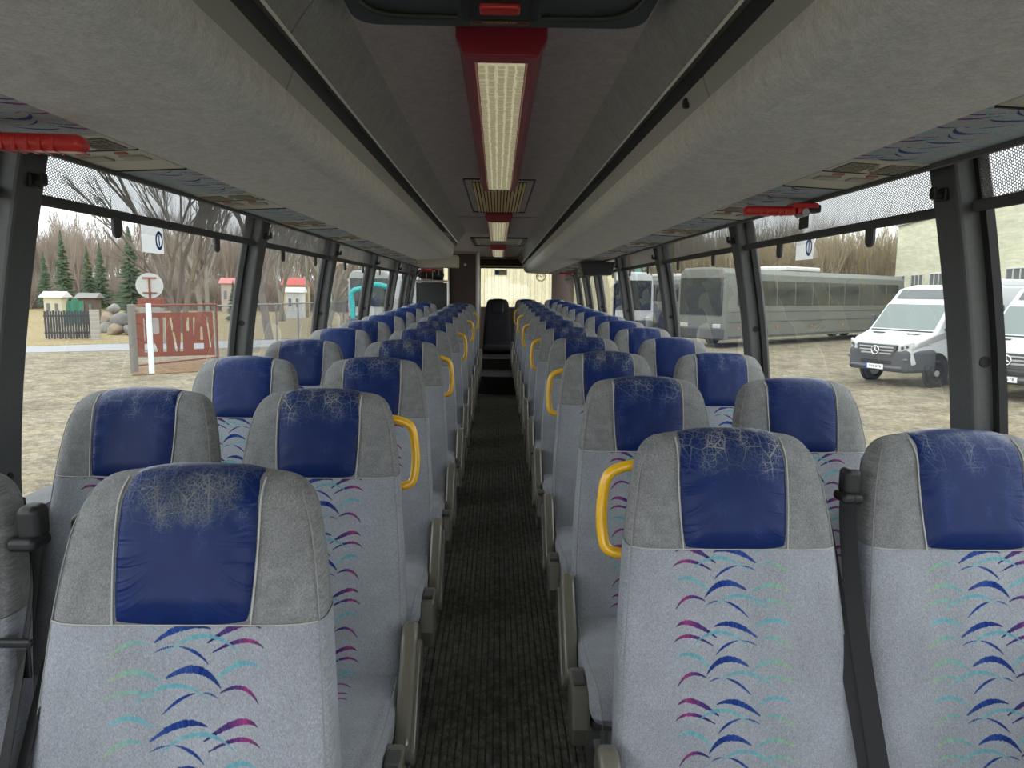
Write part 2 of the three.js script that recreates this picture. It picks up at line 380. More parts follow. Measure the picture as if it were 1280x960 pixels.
// roof, ends
{
  const roof = mesh('ceiling', [sweepZ([[-0.36, 1.952], [0.36, 1.952], [0.36, 1.99], [-0.36, 1.99]], Z_FRONT, Z_REAR)], M.ceilingCloth);
  struct(roof, 'dark brownish cloth ceiling above the aisle', 'ceiling');
  const skin = mesh('roof', [sweepZ([[-1.25, 2.1], [1.25, 2.1], [1.1, 2.2], [-1.1, 2.2]], Z_FRONT, Z_REAR)], M.frame);
  struct(skin, 'roof skin of the coach', 'roof');
  const joints = [-0.9, -5.2, -7.4].map((z) => box(0.6, 0.003, 0.006, 0, 1.9515, z));
  mesh('seam', joints, M.frame, roof);
  // front end with the windscreen opening behind the photographer
  const front = mesh('wall_front', [box(2.5, 0.7, 0.08, 0, 0.25, Z_FRONT), box(2.5, 0.16, 0.08, 0, 2.12, Z_FRONT), box(0.12, 1.3, 0.08, -1.19, 1.4, Z_FRONT), box(0.12, 1.3, 0.08, 1.19, 1.4, Z_FRONT)], M.wall);
  struct(front, 'front end of the coach round the windscreen', 'wall');
  const screen = mesh('window_windscreen', new THREE.PlaneGeometry(2.3, 1.45).translate(0, 1.32, Z_FRONT), M.clearGlass);
  struct(screen, 'large windscreen at the front of the coach', 'window');
  // rear end
  const rear = mesh('wall_back', [box(2.5, 1.22, 0.08, 0, 0.57, Z_REAR), box(2.5, 0.36, 0.08, 0, 1.98, Z_REAR), box(0.36, 0.66, 0.08, 1.06, 1.49, Z_REAR), box(0.36, 0.66, 0.08, -1.06, 1.49, Z_REAR)], M.brown);
  struct(rear, 'dark brown rear wall round the rear window', 'wall');
  const rw = mesh('window_rear', new THREE.PlaneGeometry(1.8, 0.64).translate(0, 1.49, Z_REAR), M.glass);
  struct(rw, 'rear window of the coach looking onto a cream metal wall', 'window');
  const sh = mesh('trim_1', [box(1.3, 0.10, 0.5, 0.1, 1.87, -11.3)], M.brown);
  struct(sh, 'dark header above the rear window', 'trim');
  // gold round sticker with lettering and a small paper with a blue disc, both stuck on the rear window
  const gold = std(new THREE.Color(0.42, 0.30, 0.10), 0.5);
  const st = thing('window_sticker', 'round gold sticker with lettering on the rear window', 'sticker', [0.70, 1.68, Z_REAR + 0.004]);
  mesh('disc', new THREE.RingGeometry(0.065, 0.08, 28), gold, st);
  for (const x of [-0.045, 0.005]) mesh('letter', new THREE.RingGeometry(0.012, 0.022, 16).scale(0.9, 1.5, 1).translate(x, 0.02, 0.001), gold, st);
  mesh('letter', box(0.012, 0.06, 0.001, 0.045, 0.02, 0.001), gold, st);
  const pa = thing('paper_notice', 'small pale notice with a blue disc on the rear window', 'notice', [0.05, 1.735, Z_REAR + 0.004]);
  mesh('sheet', new THREE.PlaneGeometry(0.2, 0.09), std(new THREE.Color(0.7, 0.68, 0.5), 0.8), pa);
  mesh('disc', new THREE.CircleGeometry(0.035, 24).translate(-0.06, 0, 0.001), std(new THREE.Color(0.05, 0.2, 0.45), 0.6), pa);
}
// washroom cabin, partition, steps at the rear
{
  const w = thing('washroom_cabin', 'dark brown washroom cabin beside the aisle at the rear', 'cabin', [0, 0, 0]);
  mesh('front_panel', rbox(0.40, 1.82, 0.05, -0.47, 1.05, -9.75, 0.006), M.brown, w);
  mesh('side_panel', rbox(0.04, 1.82, 1.8, -0.29, 1.05, -10.65, 0.006), M.brown, w);
  mesh('door_frame', [box(0.02, 1.8, 0.03, -0.285, 1.05, -9.715), box(0.02, 1.8, 0.03, -0.66, 1.05, -9.715), box(0.40, 0.03, 0.03, -0.47, 1.94, -9.715)], M.creamDark, w);
  mesh('corner_post', box(0.035, 1.8, 0.035, -0.262, 1.05, -9.73), M.silver, w);
  mesh('lock', new THREE.CylinderGeometry(0.018, 0.018, 0.03, 14).rotateX(Math.PI / 2).translate(-0.44, 1.78, -9.71), M.steel, w);
  const p = thing('stair_partition', 'black partition in a pale metal frame behind the last gate side row', 'partition', [0, 0, 0]);
  mesh('panel', box(0.42, 1.30, 0.02, -0.85, 0.88, -9.3), M.black, p);
  mesh('frame_tube', [bar([-1.06, 0.2, -9.28], [-1.06, 1.56, -9.28], 0.014), bar([-0.64, 0.2, -9.28], [-0.64, 1.56, -9.28], 0.014), bar([-1.06, 1.55, -9.28], [-0.64, 1.55, -9.28], 0.013)], M.silver, p);
  const roll = thing('rolled_mat', 'black rolled mat with pale stripes above the black partition', 'roll', [-0.86, 1.635, -9.28], 0.15);
  mesh('roll_body', new THREE.CapsuleGeometry(0.062, 0.22, 8, 18).rotateZ(Math.PI / 2 - 0.08), M.black, roll);
  for (const x of [-0.06, 0.02, 0.1]) mesh('stripe', new THREE.TorusGeometry(0.062, 0.005, 6, 22).rotateY(Math.PI / 2).translate(x, x * 0.08, 0), M.creamDark, roll);
  const stepM = std(new THREE.Color(0.04, 0.04, 0.037), 0.85, { map: repeat(speckTex, 3) });
  const curved = new THREE.Shape();
  curved.moveTo(-0.25, 8.98); curved.quadraticCurveTo(-0.12, 8.78, 0.28, 8.84); curved.lineTo(0.28, 9.66); curved.lineTo(-0.25, 9.66);
  const st = mesh('rear_step', [new THREE.ExtrudeGeometry(curved, { depth: 0.36, bevelEnabled: true, bevelSize: 0.012, bevelThickness: 0.012, bevelSegments: 2 }).rotateX(-Math.PI / 2)], stepM);
  tag(st, 'lower dark step with curved riser at the end of the aisle', 'step');
  const st2 = mesh('rear_step', [rbox(0.47, 0.51, 1.4, 0.0, 0.265, -10.4, 0.015)], stepM);
  tag(st2, 'upper dark step in front of the rear centre seat', 'step');
  mesh('step_edge', [box(0.46, 0.012, 0.02, 0.0, 0.522, -9.70)], M.creamDark, st2);
}
// ------------------------------------------------------------------ luggage racks with service strips
const stripCloth = std(new THREE.Color(0.88, 0.89, 0.88), 0.95, { map: (() => { const t = clothTex.clone(); t.rotation = Math.PI / 2; t.needsUpdate = true; return t; })() });
const inkBlue = std(new THREE.Color(0.06, 0.09, 0.25), 0.9), softRed = std(new THREE.Color(0.4, 0.12, 0.1), 0.5);
for (const [s, side, where] of SIDES) {
  const zEnd = s > 0 ? -11.0 : -6.5, zStart = 1.6, far0 = s > 0 ? -1.858 : -1.727;
  const r = thing('luggage_rack', `grey cloth luggage rack running above the ${where} windows`, 'luggage rack', [0, 0, 0]);
  const arc = []; for (let i = 0; i <= 8; i++) { const a = -Math.PI / 2 - (Math.PI / 2) * i / 8; arc.push([0.462 + 0.064 * Math.cos(a), 1.776 + 0.064 * Math.sin(a)]); }
  // underside cloth, rounded up to the rail (drawn from the window towards the aisle)
  mesh('underside', sided(s, sweepZ(band([[0.728, 1.700], [0.66, 1.704], [0.56, 1.709], ...arc, [0.398, 1.79]], -0.012), zStart, zEnd)), M.felt, r);
  // rail in lengths with joints
  const cuts = [zStart, 0.2, -1.4, -2.9, -4.4, -5.9, -7.4, -8.9, -10.1, zEnd].filter((z) => z >= zEnd);
  for (let i = 0; i + 1 < cuts.length; i++) mesh('rail', sided(s, sweepZ(band([[0.3985, 1.790], [0.394, 1.800], [0.388, 1.815], [0.384, 1.828]], -0.02), cuts[i] - 0.003, cuts[i + 1] + 0.003, 0.002)), M.rail, r);
  mesh('recess_lining', sided(s, [sweepZ([[0.404, 1.818], [0.52, 1.818], [0.52, 1.828], [0.404, 1.828]], zStart, zEnd), sweepZ([[0.51, 1.828], [0.52, 1.828], [0.52, 1.90], [0.51, 1.90]], zStart, zEnd)]), M.fascia, r);
  mesh('edge_strip', sided(s, sweepZ(band([[0.362, 1.852], [0.3585, 1.857]], -0.03), zStart, zEnd)), M.railTrim, r);
  const lids = s > 0 ? [zStart, -0.6, -2.16, -3.75, -5.3, -6.9, -8.4, -9.6, -10.3, zEnd] : [zStart, 0.3, -1.3, -2.9, -4.5, zEnd];
  for (let i = 0; i + 1 < lids.length; i++) mesh('locker_lid', sided(s, sweepZ(band([[0.3583, 1.8575], [0.345, 1.878], [0.318, 1.913], [0.292, 1.952]], -0.014), lids[i] - 0.003, lids[i + 1] + 0.003, 0.002)), M.fascia, r);
  if (s > 0) mesh('grab_knob', rbox(0.016, 0.02, 0.02, 0.388, 1.812, -1.53, 0.006), M.black, r);
  // rear end: closed side, pale box under the end on the gate side
  mesh('end_plate', sided(s, new THREE.ExtrudeGeometry(new THREE.Shape([[0.73, 1.70], [0.46, 1.713], [0.405, 1.745], [0.398, 1.79], [0.36, 1.855], [0.30, 1.945], [0.73, 1.945]].map((p) => new THREE.Vector2(...p))), { depth: 0.02, bevelEnabled: false }).translate(0, 0, zEnd - 0.02)), M.cream, r);
  // service strip: black outer lip, cloth inlays, pale units with air vents, lamps and buttons
  const lip = sweepZ([[0.893, 1.682], [0.905, 1.682], [1.05, 1.742], [1.05, 1.752], [0.893, 1.70]], zStart, s > 0 ? zEnd : -8.6);
  mesh('outer_lip', sided(s, lip), M.sill, r);
  const tilt = (1.698 - 1.690) / (0.893 - 0.728);
  const U = (w, h, d, x, y, z, rr = 0.003) => rbox(w, h, d, 0, 0, 0, rr, 1).rotateZ(-Math.atan(tilt)).translate(x, 1.698 - (x - 0.728) * tilt - y, z);
  const zLast = s > 0 ? -10.6 : -8.4;
  for (let k = -2; ; k++) {
    const zf = far0 - ROW * k, zn = zf + 0.354;
    if (zn > zStart) continue;
    if (zf < zLast) break;
    const u = mesh('service_unit', sided(s, [U(0.166, 0.008, 0.128, 0.811, -0.004, zn - 0.064), U(0.166, 0.008, 0.102, 0.811, -0.004, zn - 0.182), U(0.166, 0.008, 0.116, 0.811, -0.004, zn - 0.294)]), M.cream, r);
    for (const x of [0.770, 0.855]) {
      const slats = [];
      for (let i = 0; i < 6; i++) slats.push(U(0.062, 0.003, 0.002, x, 0.0015, zn - 0.026 - i * 0.0165, 0.001));
      for (let i = 0; i < 5; i++) slats.push(U(0.0018, 0.003, 0.09, x - 0.026 + i * 0.013, 0.0015, zn - 0.066, 0.001));
      const v = mesh('air_vent', sided(s, U(0.064, 0.004, 0.092, x, -0.0015, zn - 0.066, 0.001)), M.black, u);
      v.userData.label = 'black square air nozzle grille';
      mesh('vent_grille', sided(s, slats), M.creamDark, u);
    }
    mesh('vent_thumb', sided(s, U(0.012, 0.006, 0.03, 0.812, 0.002, zn - 0.07)), M.creamDark, u);
    for (const x of [0.772, 0.85]) {
      mesh('reading_lamp', sided(s, U(0.052, 0.006, 0.044, x, 0.001, zn - 0.205, 0.006)), M.creamDark, u);
      mesh('lamp_button', sided(s, U(0.024, 0.004, 0.016, x + 0.004, 0.001, zn - 0.155, 0.002)), softRed, u);
    }
    mesh('unit_joint', sided(s, [U(0.166, 0.003, 0.004, 0.811, 0.0, zn - 0.1295, 0.001), U(0.166, 0.004, 0.005, 0.811, 0.0, zf - 0.001, 0.001)]), M.black, u);
    const zNext = zf + 0.354 - ROW;
    const inlay = sided(s, sweepZ([[0.728, 1.7005], [0.893, 1.6925], [0.893, 1.704], [0.728, 1.71]], zf - 0.004, Math.max(zNext + 0.002, zLast - 0.3)));
    const uv = inlay.attributes.uv, P = inlay.attributes.position;
    for (let i = 0; i < uv.count; i++) uv.setXY(i, P.getZ(i), (Math.abs(P.getX(i)) - 0.81) * 1.216 + 0.5);
    mesh('cloth_inlay', inlay, stripCloth, r);
  }
  mesh('top_cover', sided(s, sweepZ([[0.36, 1.96], [1.05, 1.99], [1.05, 2.05], [0.36, 2.0]], Z_FRONT, Z_REAR)), M.frame, r);
  if (s < 0) {
    const e = thing('end_locker', 'pale cream locker box under the rear end of the gate side rack', 'locker', [0, 0, 0]);
    mesh('box_body', rbox(0.36, 0.11, 0.30, -0.545, 1.695, -6.70, 0.012), M.cream, e);
    mesh('lid_edge', rbox(0.012, 0.11, 0.012, -0.722, 1.695, -6.545, 0.004), M.cream, e);
    const c = mesh('trim_2', sided(-1, [sweepZ([[0.36, 1.952], [1.05, 1.952], [1.05, 1.99], [0.36, 1.99]], -6.8, -9.7)]), M.ceilingCloth);
    struct(c, 'dark raised ceiling behind the end of the gate side rack', 'ceiling');
  }
}
// folded screen box on the van side
{
  const e = thing('folded_monitor', 'black folded-up monitor hanging under the van side rack', 'monitor', [0.84, 1.622, -6.15]);
  const sh = new THREE.Shape([[-0.14, 0.05], [0.14, 0.05], [0.115, -0.045], [-0.115, -0.045]].map((p) => new THREE.Vector2(...p)));
  mesh('case', new THREE.ExtrudeGeometry(sh, { depth: 0.2, bevelEnabled: true, bevelSize: 0.006, bevelThickness: 0.006, bevelSegments: 2 }).translate(0, 0, -0.1), M.black, e);
  mesh('bracket', rbox(0.3, 0.012, 0.16, 0, 0.055, 0, 0.004), M.frame, e);
}
// emergency hammers in their red holders
function hammer(x, y, z, turn, label, scale = 1) {
  const h = thing('emergency_hammer', label, 'hammer', [x, y, z], turn, 'red emergency hammers');
  h.scale.setScalar(scale);
  mesh('handle', rbox(0.036, 0.026, 0.15, 0, 0, -0.02, 0.012, 3), M.red, h);
  const ribs = []; for (let i = 0; i < 5; i++) ribs.push(rbox(0.039, 0.02, 0.006, 0, -0.004, 0.02 - i * 0.018, 0.002));
  mesh('grip_rib', ribs, M.red, h);
  mesh('holder', [rbox(0.05, 0.014, 0.075, 0, 0.014, 0.075, 0.004), rbox(0.046, 0.03, 0.03, 0, 0.004, 0.07, 0.006)], M.red, h);
  mesh('clamp', rbox(0.04, 0.022, 0.035, 0, 0.006, 0.105, 0.005), M.black, h);
  mesh('head', [new THREE.CylinderGeometry(0.011, 0.011, 0.055, 12).rotateZ(Math.PI / 2).translate(0, -0.006, 0.075), new THREE.ConeGeometry(0.009, 0.014, 12).rotateZ(-Math.PI / 2).translate(0.034, -0.006, 0.075)], M.steel, h);
  return h;
}
hammer(0.80, 1.660, -2.08, Math.PI / 2, 'red emergency hammer under the van side rack, above the window facing the vans', 1.0);
hammer(-0.80, 1.660, -1.25, -Math.PI / 2 + 0.1, 'red ribbed emergency hammer under the gate side rack, beside the front vent unit', 1.1);
hammer(0.86, 1.664, -6.7, Math.PI / 2, 'red emergency hammer behind the folded black monitor');
hammer(0.88, 1.664, -9.2, Math.PI / 2, 'red emergency hammer under the rear end of the van side rack');
hammer(-0.82, 1.664, -8.5, Math.PI / 2, 'red emergency hammer above the black partition on the gate side');

// ------------------------------------------------------------------ ceiling: lamps, hatches
const lens = phys(new THREE.Color(0.70, 0.66, 0.46), 0.3, { emissive: new THREE.Color(1.0, 0.92, 0.62), emissiveIntensity: 0.055, bumpMap: repeat(dataTex(128, 128, (x, y) => 128 + 100 * Math.sin(x / 128 * Math.PI * 2 * 5) * (y % 9 < 7 ? 1 : 0.3) + 30 * velourGrain(x, y), false), 1, 1), bumpScale: 0.004, transmission: 0 });
const ridge = phys(new THREE.Color(0.62, 0.58, 0.36), 0.25, { emissive: new THREE.Color(1.0, 0.9, 0.6), emissiveIntensity: 0.035 });
function lamp(z0, z1, where) {
  const l = thing('ceiling_light', `maroon ceiling light with a pale ribbed lens, ${where}`, 'ceiling light', [0.004, 0, 0], 0, 'maroon ceiling lights');
  const y0 = 1.952, y1 = 1.892;
  const prof = [[-0.088, y0], [-0.088, 1.925], [-0.07, y1], [-0.055, y1], [-0.052, y1 + 0.012], [0.052, y1 + 0.012], [0.055, y1], [0.07, y1], [0.088, 1.925], [0.088, y0]];
  mesh('housing', sweepZ(prof, z0 - 0.04, z1, 0), M.maroon, l);
  mesh('end_cap', new THREE.ExtrudeGeometry(new THREE.Shape([[-0.088, y0], [-0.088, 1.925], [-0.07, y1], [0.07, y1], [0.088, 1.925], [0.088, y0]].map((p) => new THREE.Vector2(...p))), { depth: 0.04, bevelEnabled: true, bevelSize: 0.004, bevelThickness: 0.004, bevelSegments: 2 }).translate(0, 0, z0 - 0.04), M.maroon, l);
  const n = 5, zc = (z0 + z1) / 2 - 0.02, len = z0 - z1 - 0.10;
  mesh('lens', box(0.1, 0.006, len, 0, y1 + 0.007, zc), lens, l);
  // moulded prisms of the lens
  for (let i = 0; i < n; i++) {
    const x = -0.042 + i * 0.021, parts = [];
    for (let z = zc - len / 2 + 0.01; z < zc + len / 2 - 0.012; z += 0.026) parts.push(rbox(0.016, 0.006, 0.02 + rnd(-0.003, 0.003), x + rnd(-0.0015, 0.0015), y1 + 0.003 + rnd(-0.001, 0.001), z, 0.003, 1));
    const m = mesh('lens_rib', parts, ridge, l);
    m.userData.kind = 'stuff';
  }
  mesh('end_plate', box(0.12, 0.03, 0.02, 0, y1 + 0.018, z1 + 0.01), M.black, l);
  const a = new THREE.RectAreaLight(new THREE.Color(1.0, 0.94, 0.78), 0.16, 0.1, len);
  a.position.set(0, y1 - 0.006, zc); a.rotation.x = -Math.PI / 2;
  l.add(a);
}
lamp(-1.50, -3.45, 'directly behind the roof hatch'); lamp(-4.9, -6.8, 'behind the gold vent panel'); lamp(-8.1, -9.9, 'above the rear steps');
{
  // roof hatch at the front
  const h = thing('roof_hatch', 'dark grey roof escape hatch with a red handle in the ceiling', 'hatch', [0, 0, 0.088]);
  const shp = new THREE.Shape(); const R = 0.05, X = 0.262, z0 = 0.95, z1 = 1.485;
  shp.moveTo(-X + R, z0); shp.lineTo(X - R, z0); shp.quadraticCurveTo(X, z0, X, z0 + R); shp.lineTo(X, z1 - R); shp.quadraticCurveTo(X, z1, X - R, z1); shp.lineTo(-X + R, z1); shp.quadraticCurveTo(-X, z1, -X, z1 - R); shp.lineTo(-X, z0 + R); shp.quadraticCurveTo(-X, z0, -X + R, z0);
  const flat = (s, d, y, b) => new THREE.ExtrudeGeometry(s, { depth: d, bevelEnabled: true, bevelSize: b, bevelThickness: b, bevelSegments: 3 }).rotateX(-Math.PI / 2).translate(0, y, 0);
  mesh('panel', flat(shp, 0.03, 1.915, 0.006), M.hatch, h);
  for (const s of [-1, 1]) {
    const ring = [[0.075 * s, 1.435], [0.20 * s, 1.425], [0.232 * s, 1.39], [0.235 * s, 1.05], [0.2 * s, 1.0], [0.075 * s, 1.0]].map(([x, z]) => [x, 1.906, -z]);
    mesh('raised_bead', tube(ring, 0.006, 60, 6), M.hatch, h);
  }
  mesh('handle_recess', [box(0.11, 0.012, 0.10, 0, 1.908, -1.375), box(0.012, 0.016, 0.1, -0.06, 1.905, -1.375), box(0.012, 0.016, 0.1, 0.06, 1.905, -1.375)], M.black, h);
  mesh('handle', rbox(0.07, 0.014, 0.03, 0, 1.90, -1.375, 0.005), M.red, h);
  const plate = mesh('warning_label', new THREE.PlaneGeometry(0.105, 0.018).rotateX(Math.PI / 2).translate(0, 1.9075, -1.462), phys(0xffffff, 0.6, { map: canvasTex(512, 72, (c, w, hh) => { c.fillStyle = '#5a2d1e'; c.fillRect(0, 0, w, hh); c.strokeStyle = '#a5773c'; c.lineWidth = 5; c.strokeRect(4, 4, w - 8, hh - 8); c.fillStyle = '#c4a08a'; c.font = 'bold 40px sans-serif'; c.textAlign = 'center'; c.fillText('VARAVÄLJAPÄÄS', w / 2, 50); }, true, false) }), h);
  plate.userData.label = 'small red emergency exit label';
  // gold lamella vent in a dark frame
  const v = thing('ceiling_vent', 'gold slatted vent panel in a thin dark frame, ahead of the second light', 'vent', [0.004, 0, 0]);
  mesh('frame', [box(0.345, 0.006, 0.006, 0, 1.949, -3.47), box(0.345, 0.006, 0.006, 0, 1.949, -4.86), box(0.006, 0.006, 1.39, -0.17, 1.949, -4.165), box(0.006, 0.006, 1.39, 0.17, 1.949, -4.165)], M.black, v);
  mesh('dark_back', box(0.27, 0.003, 1.26, 0, 1.951, -4.19), M.rubber, v);
  const gold = phys(new THREE.Color(0.80, 0.58, 0.20), 0.35, { metalness: 0.15 });
  for (let i = 0; i < 15; i++) mesh('slat', rbox(0.012, 0.008, 1.25, -0.126 + i * 0.018, 1.947, -4.19, 0.003, 1), gold, v);
  const u = thing('ceiling_vent', 'dark rear ceiling hatch with a pale inner frame, ahead of the last light', 'vent', [0.01, 0, 0]);
  mesh('frame', [box(0.56, 0.012, 0.03, 0, 1.946, -7.1), box(0.56, 0.012, 0.03, 0, 1.946, -8.3), box(0.03, 0.012, 1.2, -0.265, 1.946, -7.7), box(0.03, 0.012, 1.2, 0.265, 1.946, -7.7)], M.black, u);
  mesh('inner_frame', [box(0.46, 0.008, 0.02, 0, 1.947, -7.25), box(0.46, 0.008, 0.03, 0, 1.947, -8.15), box(0.02, 0.008, 0.9, -0.22, 1.947, -7.7), box(0.02, 0.008, 0.9, 0.22, 1.947, -7.7)], M.cream, u);
  mesh('panel', box(0.42, 0.005, 0.88, 0, 1.949, -7.7), M.creamDark, u);
}
// ------------------------------------------------------------------ seats (drawn facing +z, standing on y = 0 below the foot of the backrest)
const BACK_TOP = 1.126, BACK_H = 0.74, SEAM = 0.214, RECLINE = Math.tan(13 * Math.PI / 180);
const WIDTHS = [[0, 0.126], [0.003, 0.146], [0.010, 0.159], [0.025, 0.171], [0.05, 0.181], [0.1, 0.191], [0.165, 0.2], [0.214, 0.205], [0.45, 0.224], [0.74, 0.235]];
function halfWidth(t) {
  for (let i = 1; i < WIDTHS.length; i++) if (t <= WIDTHS[i][0]) { const [a, x] = WIDTHS[i - 1], [b, y] = WIDTHS[i]; return x + (y - x) * (t - a) / (b - a); }
  return WIDTHS.at(-1)[1];
}
const TOP_R = 0.05;
function halfDepth(t) { const B = 0.052 + 0.018 * Math.min(1, t / 0.6); return t < TOP_R ? B * Math.sqrt(Math.max(0, 1 - ((TOP_R - t) / TOP_R) ** 2)) : B; }
const backY = (t, x) => BACK_TOP - t - 0.017 * (x / 0.17) ** 2 * Math.max(0, 1 - t / 0.2);
const backZ = (t) => -0.06 - (BACK_H - t) * RECLINE;
const front = (x, t, a = halfWidth(t)) => backZ(t) + halfDepth(t) * Math.pow(Math.max(0, 1 - Math.abs(x / a) ** 4), 0.25) + 0.012 * Math.max(0, Math.abs(x / a) - 0.45) * Math.min(1, t / 0.1) - (t > SEAM ? 0.010 * Math.cos(Math.min(1, Math.abs(x / a)) * Math.PI / 2) * Math.min(1, (t - SEAM) / 0.1) : 0);
function backBody(t0, t1, nv, flip, inset = 0) {
  const nu = 64;
  return grid(nu, nv, (u, v) => {
    // more rings near the rounded top
    const t = t0 === 0 ? t1 * (v * v * 0.7 + v * 0.3) : t0 + (t1 - t0) * v;
    const a = halfWidth(t) - inset, phi = u * Math.PI * 2 - Math.PI / 2, c = Math.cos(phi), s = Math.sin(phi);     // starts and ends at the middle of the rear
    const x = a * Math.sign(c) * Math.sqrt(Math.abs(c)), side = s >= 0;
    const z = side ? front(x, t, a + 1e-6) - inset : backZ(t) - halfDepth(t) * 0.9 * Math.pow(Math.max(0, 1 - Math.abs(x / a) ** 4), 0.25);
    const around = (side ? x : Math.sign(x || 1) * (2 * a + 0.06 - Math.abs(x)));
    return [-x, backY(t, x), z, 0.5 + flip * -around, 1 - (t - SEAM + 0.006) / 0.822];
  }, true);
}
function capBottom(t) {
  const a = halfWidth(t), pts = [];
  for (let i = 0; i < 32; i++) { const p = i / 32 * Math.PI * 2, c = Math.cos(p), s = Math.sin(p); pts.push(new THREE.Vector2(a * Math.sign(c) * Math.sqrt(Math.abs(c)), halfDepth(t) * 0.9 * Math.sign(s) * Math.sqrt(Math.abs(s)))); }
  return new THREE.ShapeGeometry(new THREE.Shape(pts)).rotateX(Math.PI / 2).translate(0, backY(t, 0), backZ(t));
}
const padHalf = (k) => 0.099 + 0.006 * Math.sin(Math.PI * Math.min(1, k * 1.1)) ;
// headrest pad: up the front from the seam and over the rounded top
function padGeometry(flip) {
  return grid(28, 44, (u, v) => {
    const path = v * 0.318;                                   // metres from the lower seam
    let t, dz = 1, dy = 0, back = false, base;
    const straight = SEAM - TOP_R;
    if (path < straight) t = SEAM - path - 0.001;
    else { const th = (path - straight) / 0.0785 * Math.PI / 2; t = TOP_R * (1 - Math.sin(Math.min(th, Math.PI - 0.05))); dz = Math.cos(th); dy = Math.max(0, Math.sin(th)); back = th > Math.PI / 2; }
    const w = padHalf(path / 0.3), x = (u * 2 - 1) * w, e = Math.abs(u * 2 - 1);
    base = back ? backZ(t) - halfDepth(t) * 0.9 : front(x, t);
    const edge = Math.sqrt(Math.max(0, 1 - e ** 4)) * Math.min(1, Math.sqrt(v * 9 + 0.001)) * Math.min(1, Math.sqrt((1 - v) * 9));
    const fold = 0.0014 * Math.sin(path * 150 + e * 9 + (u - 0.5) * 5) * e * e * edge;
    const d = -0.003 + (0.0065 + 0.0065 * Math.min(1, Math.max(0, (t - 0.02) / 0.1))) * edge + fold;
    return [x, backY(t, x) + dy * d - (v < 0.02 ? 0.006 * (1 - e * e) : 0), base + dz * d, flip > 0 ? u : 1 - u, v];
  });
}
function frontLine(t, x0, x1, n, off) { const p = []; for (let i = 0; i <= n; i++) { const x = x0 + (x1 - x0) * i / n; p.push([x, backY(t, x), front(x, t) + off]); } return p; }
function cushionGeometry(flip) {
  // rounded slab, front edge rolled down
  const a = 0.232, L0 = -0.09, L1 = 0.42;
  return grid(64, 26, (u, v) => {
    const z = L0 + (L1 - L0) * v, phi = u * Math.PI * 2 - Math.PI / 2, c = Math.cos(phi), s = Math.sin(phi), near = Math.max(0, (v - 0.72) / 0.28), tail = Math.max(0, (0.08 - v) / 0.08);
    const end = Math.sqrt(Math.max(0, 1 - near ** 3)) * Math.sqrt(Math.max(0, 1 - tail ** 2)), w = a * (0.93 + 0.07 * end);
    const x = w * Math.sign(c) * Math.abs(c) ** 0.45, yy = Math.sign(s) * Math.abs(s) ** 0.5;
    const top = 0.445 + 0.035 * v - 0.02 * near * near, bottom = 0.335 + 0.01 * v, mid = (top + bottom) / 2 - 0.01 * near;
    const y = mid + (top - bottom) / 2 * yy * end - (s > 0 ? 0.012 * Math.cos(Math.min(1, Math.abs(x / w)) * Math.PI / 2) : 0);
    const around = s >= 0 ? x : Math.sign(x || 1) * (2 * w + 0.1 - Math.abs(x));
    return [-x, y, z, 0.5 - flip * around, 0.93 - z / 0.822];
  }, true);
}
const SG = { upper: {}, lower: {}, cushion: {}, pad: {} };
for (const f of [1, -1]) {
  SG.lower[f] = merge([backBody(SEAM, BACK_H, 16, f), capBottom(BACK_H)]);
  SG.upper[f] = backBody(0, SEAM, 22, f, 0.0015);
  SG.cushion[f] = merge([cushionGeometry(f)]);
  SG.pad[f] = padGeometry(f);
}
SG.seam = merge([tube(frontLine(SEAM, -0.196, 0.196, 24, 0.0008), 0.0013, 60, 5)]);
